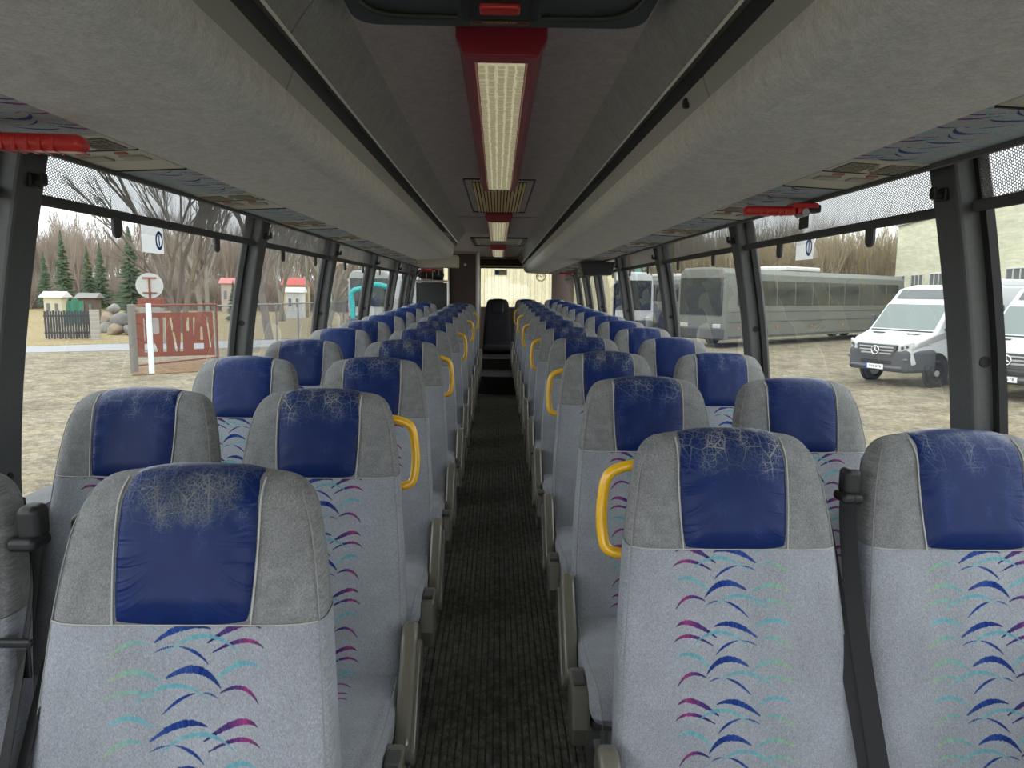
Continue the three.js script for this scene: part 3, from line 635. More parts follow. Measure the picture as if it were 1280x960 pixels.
{
  const side = (s) => { const p = []; for (let i = 0; i <= 16; i++) { const t = SEAM - (SEAM - 0.006) * i / 16, x = s * (padHalf((SEAM - t) / 0.3) + 0.0015); p.push([x, backY(t, x), front(x, t) + 0.001]); } return tube(p, 0.0015, 40, 5); };
  SG.padSeam = [side(-1), side(1)];
  const gusset = (s) => { const p = []; for (let i = 0; i <= 14; i++) { const t = 0.02 + 0.7 * i / 14, a = halfWidth(t), x = s * a * 0.965; p.push([x, backY(t, x), front(x, t) + 0.0008]); } return tube(p, 0.0011, 40, 5); };
  SG.gusset = [gusset(-1), gusset(1)];
  const edge = []; for (const s of [-1, 1]) edge.push(tube([[s * 0.222, 0.452, 0.02], [s * 0.226, 0.462, 0.15], [s * 0.226, 0.468, 0.28], [s * 0.215, 0.452, 0.38], [s * 0.208, 0.40, 0.418], [s * 0.206, 0.365, 0.416]], 0.0015, 40, 5));
  SG.cushionSeam = edge;
  // shell behind the backrest
  SG.backShell = grid(20, 14, (u, v) => { const t = 0.05 + 0.68 * v, a = halfWidth(t) * 0.94, x = (u * 2 - 1) * a; return [-x, backY(t, x), backZ(t) - halfDepth(t) * 0.9 * Math.pow(Math.max(0, 1 - Math.abs(x / a * 0.94) ** 4), 0.25) - 0.006]; });
  // underframe: two sheet legs, cross tubes, pan
  const pan = rbox(0.44, 0.03, 0.40, 0, 0.325, 0.14, 0.01);
  SG.pan = pan;
  SG.legs = [-0.13, 0.13].map((x) => merge([rbox(0.03, 0.30, 0.10, x, 0.16, 0.05, 0.01), rbox(0.05, 0.02, 0.30, x, 0.01, 0.08, 0.006)]));
  SG.tubes = merge([bar([-0.23, 0.295, 0.29], [0.23, 0.295, 0.29], 0.014), bar([-0.23, 0.295, 0.0], [0.23, 0.295, 0.0], 0.014), bar([-0.13, 0.28, 0.29], [-0.13, 0.04, 0.1], 0.010), bar([0.13, 0.28, 0.29], [0.13, 0.04, 0.1], 0.010)]);
  // folded-down armrest on the aisle flank (drawn at +x)
  const arm = new THREE.Shape(); const L = 0.105, R = 0.042;
  arm.absarc(0, L, R, 0, Math.PI, false); arm.absarc(0, -L, R, Math.PI, Math.PI * 2, false);
  const ang = -0.66;
  SG.arm = new THREE.ExtrudeGeometry(arm, { depth: 0.016, bevelEnabled: true, bevelSize: 0.012, bevelThickness: 0.012, bevelSegments: 4, curveSegments: 14 }).translate(0, 0, -0.008).rotateY(Math.PI / 2).rotateX(ang).translate(0.252, 0.435, 0.05);
  const rim = new THREE.Shape(); rim.absarc(0, L, R * 0.72, 0, Math.PI, false); rim.absarc(0, -L, R * 0.72, Math.PI, Math.PI * 2, false);
  SG.armPlate = new THREE.ExtrudeGeometry(rim, { depth: 0.008, bevelEnabled: true, bevelSize: 0.004, bevelThickness: 0.004, bevelSegments: 2, curveSegments: 12 }).rotateY(Math.PI / 2).rotateX(ang).translate(0.268, 0.415, 0.058);
  SG.pivot = new THREE.CylinderGeometry(0.024, 0.024, 0.03, 16).rotateZ(Math.PI / 2).translate(0.243, 0.50, 0.0);
  // recliner housing with lever button at the front of the flank
  const hs = new THREE.Shape([[-0.045, 0.055], [0.04, 0.045], [0.06, -0.03], [0.03, -0.085], [-0.035, -0.06]].map((p) => new THREE.Vector2(...p)));
  SG.housing = new THREE.ExtrudeGeometry(hs, { depth: 0.03, bevelEnabled: true, bevelSize: 0.008, bevelThickness: 0.008, bevelSegments: 2 }).rotateY(-Math.PI / 2).translate(0.264, 0.365, 0.30);
  SG.button = rbox(0.03, 0.014, 0.05, 0.25, 0.427, 0.295, 0.004);
  // yellow grab loop at shoulder height, out into the aisle
  SG.loop = tube([[0.09, 0.955, -0.285], [0.165, 0.957, -0.29], [0.222, 0.936, -0.292], [0.236, 0.88, -0.29], [0.236, 0.815, -0.282], [0.226, 0.78, -0.274], [0.19, 0.77, -0.268], [0.1, 0.77, -0.255]].map(([x, y, z]) => [x, y + 0.085, z + 0.02]), 0.0118, 80, 12);
}
const PADS_AISLE = [M.padCracked, M.padCracked2], PADS_WINDOW = [M.padFair, M.padFair2];
function seat(o) {
  const g = thing('coach_seat', o.label, 'seat', o.at, 0, 'coach seats');
  const f = o.flip;
  const back = mesh('backrest', SG.lower[f], M.cloth, g);
  mesh('seam', SG.seam, M.thread, back);
  for (const s of SG.gusset) mesh('gusset_seam', s, M.seamThread, back);
  const head = mesh('headrest', SG.upper[f], M.velour, g);
  const pad = mesh('leather_pad', SG.pad[o.padFlip ?? f], o.pad, head);
  pad.userData.label = 'blue leather headrest pad';
  for (const s of SG.padSeam) mesh('piping', s, M.thread, head);
  mesh('back_shell', SG.backShell, M.frame, g);
  const cu = mesh('seat_cushion', SG.cushion[f], M.cloth, g);
  for (const s of SG.cushionSeam) mesh('seam', s, M.seamThread, cu);
  mesh('seat_pan', SG.pan, M.frame, g);
  for (const l of SG.legs) mesh('leg', l, M.steel, g);
  mesh('frame_tube', SG.tubes, M.steel, g);
  if (o.aisle) {
    const s = -o.side, key = s > 0 ? 'r' : 'l';          // which flank looks at the aisle
    for (const [n, src, m] of [['armrest', 'arm', M.beige], ['armrest_plate', 'armPlate', M.beige], ['pivot', 'pivot', M.frame], ['recliner_housing', 'housing', M.beige], ['recliner_button', 'button', M.frame]]) {
      SG[src + key] ??= s > 0 ? SG[src] : mirrorX(SG[src]);
      mesh(n, SG[src + key], m, g);
    }
    if (o.loop) { SG['loop' + key] ??= s > 0 ? SG.loop : mirrorX(SG.loop); mesh('grab_loop', SG['loop' + key], M.yellow, g).userData.label = 'yellow grab loop'; }
  }
  return g;
}
const Z_L = 1.0923, Z_R = 1.3967, X_A = 0.4601, X_W = 0.932, TOP_BACK = 0.215;
for (const [side, where, z0, rows] of [[-1, 'gate side', Z_L, 11], [1, 'van side', Z_R, 12]]) for (let k = 0; k < rows; k++) {
  const zr = z0 + ROW * k, z = -zr + TOP_BACK, y = floorY(-zr);
  for (const aisle of [true, false]) {
    const loop = aisle && (side < 0 ? k % 2 === 1 : k % 2 === 0);
    const pad = aisle ? (side < 0 && k === 0 ? M.padWorn : PADS_AISLE[(k + (side > 0 ? 1 : 0)) % 2]) : PADS_WINDOW[(k + (side > 0 ? 1 : 0)) % 2];
    const wear = pad === M.padWorn ? 'badly scuffed' : aisle ? 'cracked' : 'lightly creased';
    seat({
      label: `${aisle ? 'aisle' : 'window'} seat, ${NTH[k]} row from the front on the ${where}, ${wear} blue headrest pad`,
      at: [side * (aisle ? X_A : X_W), y, z], aisle, side, loop, pad, padFlip: k % 2 ? 1 : -1,
      flip: (side < 0) === aisle ? -1 : 1,
    });
  }
}
// rear bench seats in dark cloth
for (const [x, n] of [[0.0, 'dark centre seat of the rear bench at the end of the aisle, black pad'], [0.44, 'grey rear bench seat next to the dark centre seat on the van side'], [0.885, 'grey rear bench seat in the van side corner']]) {
  const g = thing('coach_seat', n, 'seat', [x, 0.19, -11.0 + 0.215], 0, 'rear bench seats');
  const dark = x < 0.1;
  g.scale.x = 0.92;
  mesh('backrest', SG.lower[1], dark ? M.darkCloth : M.velour, g);
  const head = mesh('headrest', SG.upper[1], dark ? M.darkCloth : M.velour, g);
  mesh('leather_pad', SG.pad[1], dark ? M.blackLeather : M.padFair, head);
  mesh('seat_cushion', SG.cushion[1], dark ? M.darkCloth : M.velour, g);
  if (!dark) mesh('seat_base', rbox(0.42, 0.3, 0.36, 0, 0.17, 0.14, 0.02), M.black, g);
}
// three-point belts of the first row on both sides: guide on the inner shoulders, webbing down to the buckle
function strap(points, width, thick, twist) {
  const c = new THREE.CatmullRomCurve3(points.map((p) => V(...p))), N = 40;
  return merge([1, -1].map((sgn) => grid(2, N, (u, v) => {
    const p = c.getPoint(v), q = twist(v), off = (u - 0.5) * width;
    return [p.x + Math.cos(q) * off * sgn, p.y, p.z + Math.sin(q) * off * sgn + sgn * thick / 2];
  })));
}
function belt(label, x, y, z, s, run, buckle) {
  const b = thing('seat_belt', label, 'seat belt', [x, y, z], 0, 'first row seat belts');
  mesh('belt_guide', [rbox(0.034, 0.055, 0.04, 0, 0.0, 0, 0.012, 3), rbox(0.042, 0.02, 0.05, -0.004 * s, -0.03, 0.006, 0.008, 2)], M.black, b);
  mesh('webbing', strap(run, 0.034, 0.0015, (v) => 1.05 - 0.55 * v), M.webbing, b);
  if (buckle) { mesh('tongue', [rbox(0.05, 0.012, 0.012, ...buckle, 0.004), rbox(0.02, 0.05, 0.006, buckle[0] + 0.01, buckle[1] - 0.03, buckle[2], 0.003)], M.black, b); }
  return b;
}
{
  const zl = -Z_L + TOP_BACK, zr = -Z_R + TOP_BACK;
  const rel = (o, pts) => pts.map((p) => [p[0] - o[0], p[1] - o[1], p[2] - o[2]]);
  const B1 = [-0.712, 1.062, -1.075], B2 = [-0.668, 1.03, -1.135], B3 = [0.708, 1.052, -1.375], B4 = [0.655, 1.03, -1.43];
  belt('black seat belt on the shoulder of the first gate side window seat', ...B1, 1, rel(B1, [[-0.708, 1.03, -1.06], [-0.702, 0.97, -1.045], [-0.698, 0.86, -1.0], [-0.700, 0.72, -0.945], [-0.705, 0.56, -0.885]]), rel(B1, [[-0.705, 0.90, -1.005]])[0]);
  belt('black seat belt on the shoulder of the first gate side aisle seat', ...B2, -1, rel(B2, [[-0.668, 1.02, -1.115], [-0.665, 0.97, -1.085], [-0.672, 0.86, -1.02], [-0.68, 0.72, -0.955], [-0.69, 0.56, -0.89]]), rel(B2, [[-0.682, 0.68, -0.94]])[0]);
  belt('black seat belt on the shoulder of the first van side window seat', ...B3, 1, rel(B3, [[0.698, 1.03, -1.36], [0.694, 0.98, -1.345], [0.688, 0.86, -1.295], [0.690, 0.72, -1.235], [0.698, 0.56, -1.17]]));
  belt('black seat belt on the shoulder of the first van side aisle seat', ...B4, -1, rel(B4, [[0.658, 1.02, -1.41], [0.662, 0.96, -1.375], [0.666, 0.84, -1.315], [0.674, 0.70, -1.245], [0.684, 0.56, -1.185]]));
}
// ------------------------------------------------------------------ outside: yard, vehicles, houses, trees
const GY = -0.88;                                              // yard level; the coach floor stands 0.88 m above it
const ground = (px, py) => onY(px, py, GY);
const gravelTex = dataTex(512, 512, (x, y) => { const k = 1 + 0.22 * velourGrain(x, y) + 0.16 * nB(x / 512, y / 512) + 0.12 * nA(x / 512, y / 512) + 0.1 * nC(x / 512, y / 512), w = 1 + 0.05 * nC(y / 512, x / 512); return [196 * k, 184 * k * w ** 0.3, 156 * k * w]; });
const grassTex = dataTex(512, 512, (x, y) => { const g = velourGrain(x, y), k = 1 + 0.4 * g + 0.2 * nB(x / 512, y / 512), m = 0.5 + 0.5 * nC(x / 512, y / 512); return [(158 + 10 * m) * k, (150 - 6 * m) * k, (102 + 14 * m) * k]; });
const leafTex = dataTex(256, 256, (x, y) => { const g = velourGrain(x * 2, y), k = 1 + 0.5 * g + 0.2 * nA(x / 256, y / 256); return [158 * k, 128 * k, 92 * k]; });
{
  const flat = (pts, y) => { const s = new THREE.Shape(pts.map((p) => new THREE.Vector2(p.x, -p.z))); return new THREE.ExtrudeGeometry(s, { depth: 0.25, bevelEnabled: false }).rotateX(-Math.PI / 2).translate(0, y - 0.25, 0); };
  const q = (x, z) => ({ x, z });
  const yard = mesh('ground_yard', flat([q(-160, 60), q(160, 60), q(160, -220), q(-160, -220)], GY), std(new THREE.Color(0.40, 0.385, 0.36), 1, { map: repeat(gravelTex, 0.22), bumpMap: repeat(velourBump, 0.6), bumpScale: 0.03 }));
  struct(yard, 'pale gravel yard round the coach', 'ground');
  const a = ground(45, 433), b = ground(300, 426), c = ground(300, 435), d = ground(45, 441);
  const ext = (p, r, k) => ({ x: p.x + (p.x - r.x) * k, z: p.z + (p.z - r.z) * k });
  const road = mesh('ground_road', flat([ext(a, b, 3), ext(d, c, 3), ext(c, d, 1.5), ext(b, a, 1.5)], GY + 0.02), std(new THREE.Color(0.42, 0.42, 0.42), 0.95, { map: repeat(speckTex, 0.4) }));
  struct(road, 'pale road beyond the gate', 'road');
  const lawn = mesh('ground_lawn', flat([ext(a, b, 3), ext(b, a, 0.6), q(-6.2, -44), q(-4, -70), q(-2, -200), q(-160, -200)], GY + 0.035), std(new THREE.Color(0.62, 0.58, 0.5), 1, { map: repeat(grassTex, 0.3) }));
  struct(lawn, 'dry yellow grass beyond the road', 'lawn');
  const v1 = ground(165, 470), v2 = ground(300, 462), v3 = ground(300, 450), v4 = ground(175, 456);
  const verge = mesh('ground_verge', flat([v1, v2, ext(v2, v1, 2), ext(v3, v4, 2), v3, v4].map((p) => q(p.x, p.z)), GY + 0.03), std(new THREE.Color(0.5, 0.46, 0.42), 1, { map: repeat(leafTex, 0.5) }));
  struct(verge, 'strip of dead leaves along the gate', 'ground');
}
// ---- trees
function twig(out, a, d, len, r, depth, spread, up) {
  const b = a.clone().addScaledVector(d, len);
  out.push(bar(a.toArray(), b.toArray(), r, depth > 2 ? 6 : depth > 0 ? 4 : 3, r * (depth ? 0.68 : 0.2)));
  if (!depth) return;
  const n = depth > 2 ? 3 : Math.round(rnd(3, 4.4));
  for (let i = 0; i < n; i++) {
    const t = i === 0 ? 1 : rnd(0.45, 1), q = a.clone().addScaledVector(d, len * t);
    const e = d.clone().add(V(rnd(-1, 1), rnd(-0.5, 0.7) + up, rnd(-1, 1)).multiplyScalar(spread * (i ? 1 : 0.45))).normalize();
    twig(out, q, e, len * rnd(0.6, 0.85), r * (i ? 0.55 : 0.68), depth - 1, spread, up);
  }
}
function bareTree(s, h, r, stems, depth, spread) {
  reseed(s);
  const out = [];
  for (let i = 0; i < stems; i++) twig(out, V(rnd(-0.2, 0.2) * (stems - 1), 0, rnd(-0.2, 0.2) * (stems - 1)), V(rnd(-0.2, 0.2) * stems * 0.6, 1, rnd(-0.2, 0.2)).normalize(), h * rnd(0.28, 0.36), r * rnd(0.75, 1), depth, spread, 0.12);
  return merge(out);
}
function conifer(s, h, w) {
  reseed(s);
  const out = [];
  for (let i = 0; i < 330; i++) {
    const t = Math.pow(rnd(), 0.8), y = h * (0.06 + 0.93 * t), L = w * (1 - t) * rnd(0.6, 1.05) + 0.08, a = rnd(0, 6.283), droop = rnd(-0.28, 0.02);
    const g = new THREE.ConeGeometry(0.10 * w + 0.05, L, 4, 1, true).translate(0, L / 2, 0).scale(1, 1, 0.45).rotateZ(-Math.PI / 2 + droop).rotateY(a).translate(0, y, 0);
    out.push(g);
  }
  return merge(out);
}
const bark = std(new THREE.Color(0.15, 0.125, 0.10), 1), barkPale = std(new THREE.Color(0.22, 0.20, 0.16), 1), twigM = std(new THREE.Color(0.30, 0.24, 0.19), 1), twigOlive = std(new THREE.Color(0.33, 0.27, 0.17), 1), needle = std(new THREE.Color(0.075, 0.105, 0.06), 1);
function standTree(label, px, py, z, geo, mat, scale, turn, name, group) {
  const p = z ? atZ(px, py, z) : ground(px, py);
  const t = mesh(name, geo, mat);
  t.position.set(p.x, GY, p.z); t.rotation.y = turn; t.scale.setScalar(scale);
  tag(t, label, 'tree', group);
  return t;
}
const tA = bareTree(5, 11, 0.22, 3, 5, 0.55), tB = bareTree(9, 10, 0.20, 2, 5, 0.6), tC = bareTree(14, 11, 0.26, 1, 5, 0.6);
standTree('bare tree with three leaning stems behind the gate', 222, 400, -38, tA, bark, 1.0, 0.4, 'bare_tree', 'bare trees by the fence');
standTree('bare forked tree behind the chain-link fence beside the gate', 258, 400, -49, tB, barkPale, 1.05, 2.1, 'bare_tree', 'bare trees by the fence');
standTree('bare tree with thick trunk by the chain-link fence, second gate side window', 336, 400, -33, tC, bark, 0.95, 1.2, 'bare_tree', 'bare trees by the fence');
standTree('slim bare tree on the lawn before the red-roofed house', 352, 400, -52, tB, barkPale, 0.9, 0.2, 'bare_tree', 'bare trees by the fence');
standTree('bare tree on the lawn in front of the excavator', 412, 400, -46, tA, barkPale, 0.8, 3.0, 'bare_tree', 'bare trees by the fence');
const c1 = conifer(3, 7, 1.5), c2 = conifer(8, 8, 2.1);
for (const [px, z, g, sc, l] of [[81, -62, c1, 1.0, 'dark spruce standing alone behind the picket fence'], [58, -70, c1, 0.8, 'small dark spruce beside the white hut'], [112, -66, c1, 0.85, 'dark spruce behind the stone heap'], [128, -72, c1, 0.95, 'dark spruce at the edge of the woodland'], [165, -54, c2, 0.85, 'broad green pine behind the round sign'], [292, -50, c2, 0.36, 'low green young pine beyond the chain-link fence'], [366, -60, c1, 0.35, 'small spruce before the red-roofed house']]) standTree(l, px, 380, z, g, needle, sc, px, 'conifer_tree', 'conifers');
function thicket(name, label, m, z0, z1, px0, px1, n, h0, h1, variants) {
  reseed(px0 + 31);
  const per = variants.map(() => []);
  for (let i = 0; i < n; i++) { const z = rnd(z0, z1), p = atZ(rnd(px0, px1), 380, z), sc = rnd(h0, h1) / 9; per[i % variants.length].push(new THREE.Matrix4().compose(V(p.x, GY, z), new THREE.Quaternion().setFromAxisAngle(V(0, 1, 0), rnd(0, 6.3)), V(sc * 0.8, sc, sc * 0.8))); }
  const g = new THREE.Group(); g.name = name; g.userData = { label, category: 'woodland', kind: 'stuff' }; scene.add(g);
  per.forEach((list, k) => { const im = new THREE.InstancedMesh(variants[k], m, list.length); im.name = 'bare_saplings'; im.userData = { kind: 'stuff' }; list.forEach((q, i) => im.setMatrixAt(i, q)); g.add(im); });
}
const sA = bareTree(21, 9, 0.09, 2, 4, 0.42), sB = bareTree(33, 9, 0.08, 3, 4, 0.36), sC = bareTree(47, 9, 0.10, 1, 5, 0.4);
thicket('woodland_gate_side', 'brown bare woodland in the background on the gate side', twigM, -78, -125, -420, 520, 680, 8, 13, [sA, sB, sC]);
thicket('woodland_van_side', 'brown bare woodland behind the parked coaches on the van side', twigOlive, -54, -84, 760, 1180, 330, 7, 10, [sA, sB, sC]);
function shrubGeo(s) { reseed(s); const out = []; for (let i = 0; i < 26; i++) { const a = V(rnd(-0.5, 0.5), 0, rnd(-0.5, 0.5)); twig(out, a, V(rnd(-0.5, 0.5), 1, rnd(-0.5, 0.5)).normalize(), rnd(0.7, 1.3), 0.03, 2, 0.45, 0.1); } return merge(out); }
const uA = shrubGeo(61), uB = shrubGeo(62);
thicket('undergrowth_gate_side', 'brown leafless undergrowth along the foot of the woodland on the gate side', twigM, -74, -98, -420, 520, 480, 9, 16, [uA, uB]);
thicket('undergrowth_van_side', 'brown leafless undergrowth along the foot of the woodland on the van side', twigOlive, -52, -70, 760, 1180, 220, 9, 15, [uA, uB]);
// ---- gate, fence, sign
{
  const A = ground(171, 466), B = ground(273, 455), dir = B.clone().sub(A), L = dir.length(), turn = Math.atan2(-dir.z, dir.x), H = 1.86;
  const rust = std(new THREE.Color(0.30, 0.095, 0.06), 0.9, { map: repeat(speckTex, 3) }), grey = std(new THREE.Color(0.17, 0.17, 0.16), 0.9), wood = std(new THREE.Color(0.16, 0.15, 0.13), 0.95);
  const g = thing('yard_gate', 'rust-red iron gate with cut-out panel standing in the yard entrance', 'gate', [A.x, GY, A.z], turn);
  const M2 = ([x, y]) => new THREE.Vector2((x - 130) / (1085 - 130) * L, (915 - y - (x - 130) * 0.085 * (y - 175) / 740) / 740 * H);
  const sh = new THREE.Shape([[145, 265], [1030, 265], [1040, 740], [145, 745]].map(M2));
  for (const h of [[[305, 320], [385, 320], [395, 350], [395, 480], [380, 495], [305, 495]], [[222, 600], [340, 600], [372, 690], [222, 695]], [[222, 320], [240, 320], [240, 570], [222, 570]], [[435, 320], [472, 320], [465, 690], [420, 692]], [[505, 320], [535, 320], [575, 560], [590, 690], [560, 690], [545, 560]], [[640, 320], [662, 320], [655, 690], [612, 690], [625, 560]], [[700, 320], [738, 320], [735, 470], [700, 470]], [[785, 320], [812, 320], [800, 470], [778, 560]], [[868, 430], [900, 420], [905, 570], [862, 570]], [[780, 605], [910, 605], [910, 670], [780, 672]], [[945, 320], [970, 320], [1003, 650], [980, 660]]]) sh.holes.push(new THREE.Path(h.map(M2)));
  mesh('cut_panel', new THREE.ExtrudeGeometry(sh, { depth: 0.02, bevelEnabled: false }), rust, g);
  mesh('gate_frame', [bar([0.02, 0.2, 0.01], [L, 0.22, 0.01], 0.022), bar([L, 0.22, 0.01], [L, H * 0.98, 0.01], 0.022), bar([0, H * 0.985, 0.01], [L, H * 0.985, 0.01], 0.03)], rust, g);
  mesh('gate_post', rbox(0.16, H + 0.02, 0.16, -0.06, H / 2, 0, 0.03), wood, g);
  const wires = [];
  for (let x = -H; x < L; x += 0.09) for (const s of [1, -1]) { const x0 = Math.max(0, x), x1 = Math.min(L, x + H); if (x1 - x0 < 0.05) continue; const y0 = 0.15 + (x0 - x) * 0.9, y1 = 0.15 + (x1 - x) * 0.9; wires.push(bar([s > 0 ? x0 : L - x0, y0, 0], [s > 0 ? x1 : L - x1, y1, 0], 0.004, 3)); }
  mesh('wire_mesh', wires, grey, g).userData.kind = 'stuff';
  const W = ground(190, 468);
  tag(mesh('white_post', rbox(0.11, 1.9, 0.11, W.x, GY + 0.95, W.z, 0.015), std(new THREE.Color(0.62, 0.66, 0.68), 0.7)), 'pale galvanised post standing before the rust-red gate', 'post');
  // chain-link fence running back along the yard
  const F0 = V(B.x - 0.1, GY, B.z), F1 = V(-8.6, GY, -47), fl = F1.clone().sub(F0), FL = fl.length();
  const f = thing('chain_link_fence', 'grey chain-link fence running back from the gate', 'fence', [F0.x, GY, F0.z], Math.atan2(-fl.z, fl.x));
  mesh('top_rail', bar([0, 1.78, 0], [FL, 1.62, 0], 0.03), grey, f);
  for (let x = 0.2; x < FL; x += 3) mesh('post', bar([x, 0, 0], [x, 1.74, 0], 0.035), grey, f);
  const fw = [];
  for (let x = -1.6; x < FL; x += 0.12) for (const s of [1, -1]) { const x0 = Math.max(0, x), x1 = Math.min(FL, x + 1.6); if (x1 - x0 < 0.05) continue; fw.push(bar([s > 0 ? x0 : FL - x0, 0.1 + x0 - x, 0], [s > 0 ? x1 : FL - x1, 0.1 + x1 - x, 0], 0.004, 3)); }
  mesh('wire_mesh', fw, grey, f).userData.kind = 'stuff';
  // round sign from behind
  const S = atZ(187, 357, -26), sg = thing('road_sign', 'round white road sign seen from behind on a rusty T-shaped post', 'sign', [S.x, GY, S.z], 0.3), sy = S.y - GY;
  mesh('disc', new THREE.CylinderGeometry(0.45, 0.45, 0.03, 40).rotateX(Math.PI / 2).translate(0, sy, 0), std(new THREE.Color(0.62, 0.62, 0.58), 0.6, { map: repeat(speckTex, 1) }), sg);
  mesh('post', bar([0, 0, 0.04], [0, sy + 0.27, 0.04], 0.035), rust, sg);
  for (const y of [sy + 0.27, sy - 0.26]) mesh('cross_bar', box(0.46, 0.05, 0.03, 0, y, 0.03), rust, sg);
  const bd = atZ(189, 378, -30);
  tag(mesh('rusty_board', rbox(1.0, 0.36, 0.3, bd.x, bd.y, bd.z, 0.03), rust), 'rusty brown box on the stone heap under the round sign', 'box');
  bd.y -= 0.18;
  tag(mesh('stone_plinth', rbox(0.9, bd.y - GY, 0.34, bd.x, (bd.y + GY) / 2, bd.z - 0.02, 0.06), std(new THREE.Color(0.26, 0.24, 0.21), 0.95)), 'grey stone block under the rusty box', 'stone');
  // picket fence and brick pillar
  const P0 = ground(56, 425), P1 = ground(114, 424), pv = P1.clone().sub(P0), PL = pv.length();
  const pf = thing('picket_fence', 'dark wooden picket fence beside the brick pillar', 'fence', [P0.x, GY, P0.z], Math.atan2(-pv.z, pv.x));
  const dk = std(new THREE.Color(0.05, 0.05, 0.055), 0.9);
  for (let i = 0; i < 17; i++) mesh('picket', box(0.085, 1.2 + 0.06 * (i % 2), 0.03, 0.07 + i * (PL - 0.1) / 16, 0.66, 0), dk, pf);
  mesh('fence_rail', [box(PL, 0.08, 0.05, PL / 2, 0.3, -0.04), box(PL, 0.08, 0.05, PL / 2, 1.05, -0.04)], dk, pf);
  const bp = ground(120, 425), pl = thing('brick_pillar', 'pale brick gate pillar at the end of the picket fence', 'pillar', [bp.x, GY, bp.z], 0.4), brickM = [std(new THREE.Color(0.36, 0.33, 0.28), 0.95), std(new THREE.Color(0.31, 0.29, 0.25), 0.95)];
  for (let k = 0; k < 14; k++) mesh('brick', rbox(0.36, 0.085, 0.36, 0, 0.05 + k * 0.096, 0, 0.01, 1), brickM[k % 2], pl);
  mesh('mortar_core', box(0.34, 1.34, 0.34, 0, 0.67, 0), brickM[1], pl);
  // stones
  reseed(77);
  const stoneG = [1, 2, 3].map((k) => { const g2 = new THREE.IcosahedronGeometry(0.5, 2), p = g2.attributes.position; for (let i = 0; i < p.count; i++) { const v = V(p.getX(i), p.getY(i), p.getZ(i)), n = 1 + 0.18 * Math.sin(v.x * 5 + k * 2) * Math.cos(v.y * 4 + k) + 0.12 * Math.sin(v.z * 7 + k); p.setXYZ(i, v.x * n, v.y * n * 0.72, v.z * n); } g2.computeVertexNormals(); return g2; });
  const stoneM = [std(new THREE.Color(0.34, 0.32, 0.29), 0.95, { map: repeat(speckTex, 2) }), std(new THREE.Color(0.42, 0.33, 0.24), 0.95, { map: repeat(speckTex, 2) }), std(new THREE.Color(0.27, 0.26, 0.25), 0.95, { map: repeat(speckTex, 2) })];
  for (let i = 0; i < 14; i++) {
    const tier = i < 7 ? 0 : i < 12 ? 1 : 2, n = [7, 5, 2][tier], k = i - [0, 7, 12][tier], px = 126 + (k + 0.5) / n * 72 + rnd(-3, 3), z = -36 + tier * -0.2 + (k % 2 ? 0.8 : -0.8), p = atZ(px, 390, z), sc = rnd(0.75, 1.25);
    const st = mesh('boulder', stoneG[i % 3], stoneM[(i * 7) % 3]);
    st.position.set(p.x, GY + 0.26 + tier * 0.5, z); st.rotation.set(rnd(0, 0.4), rnd(0, 6), rnd(0, 0.4)); st.scale.setScalar(sc * 0.78);
    tag(st, 'boulder in the heap of stones behind the gate', 'boulder', 'stone heap');
  }
  // huts and houses
  const hut = (name, label, px0, px1, pyTop, pyRoof, z, wallC, roofC, cat) => {
    const a = atZ(px0, pyTop, z), b = atZ(px1, pyTop, z), w = b.x - a.x, hw = a.y - GY, hr = atZ(px0, pyRoof, z).y - a.y;
    const h = thing(name, label, cat, [(a.x + b.x) / 2, GY, z]);
    mesh('walls', box(w, hw, w * 0.7, 0, hw / 2, -w * 0.35), std(wallC, 0.9), h);
    const rs = new THREE.Shape([[-w * 0.35 - 0.2, -0.02], [0, hr], [w * 0.35 + 0.2, -0.02]].map((p) => new THREE.Vector2(...p)));
    mesh('roof', new THREE.ExtrudeGeometry(rs, { depth: w + 0.4, bevelEnabled: false }).rotateY(Math.PI / 2).translate(-w / 2 - 0.2, hw, -w * 0.35), std(roofC, 0.8), h);
    for (const f of [-0.25, 0.22]) mesh('window', box(w * 0.16, hw * 0.28, 0.06, f * w, hw * 0.62, 0.02), std(new THREE.Color(0.12, 0.13, 0.14), 0.3), h);
    return h;
  };
  hut('house', 'yellow house with a red roof beyond the lawn', 354, 382, 356, 347, -66, new THREE.Color(0.5, 0.4, 0.22), new THREE.Color(0.42, 0.09, 0.08), 'house');
  hut('house', 'small pink-roofed house among the bare trees', 276, 296, 354, 347, -68, new THREE.Color(0.36, 0.3, 0.25), new THREE.Color(0.42, 0.16, 0.15), 'house');
  hut('greenhouse', 'pale greenhouse on the lawn before the red-roofed house', 357, 377, 365, 359, -58, new THREE.Color(0.55, 0.56, 0.54), new THREE.Color(0.6, 0.62, 0.6), 'greenhouse');
  hut('garden_hut', 'white hut behind the dark picket fence', 54, 76, 371, 364, -46, new THREE.Color(0.5, 0.46, 0.32), new THREE.Color(0.62, 0.62, 0.6), 'hut');
  hut('garden_hut', 'dark brown shed beside the green tarpaulin', 98, 118, 372, 366, -45, new THREE.Color(0.11, 0.08, 0.06), new THREE.Color(0.2, 0.19, 0.17), 'hut');
  hut('garden_hut', 'pale green shed among the far trees', 401, 413, 362, 354, -66, new THREE.Color(0.32, 0.42, 0.3), new THREE.Color(0.35, 0.33, 0.3), 'hut');
  const tp = atZ(91, 384, -43), tpm = mesh('tarpaulin', grid(10, 8, (u, v) => [tp.x + (u - 0.5) * 0.9 + 0.15 * v, GY + 0.1 + v * 1.5 - 0.1 * Math.sin(u * 9), tp.z + 0.1 * Math.sin(u * 14 + v * 3)]), std(new THREE.Color(0.05, 0.17, 0.11), 0.8, { side: THREE.DoubleSide }));
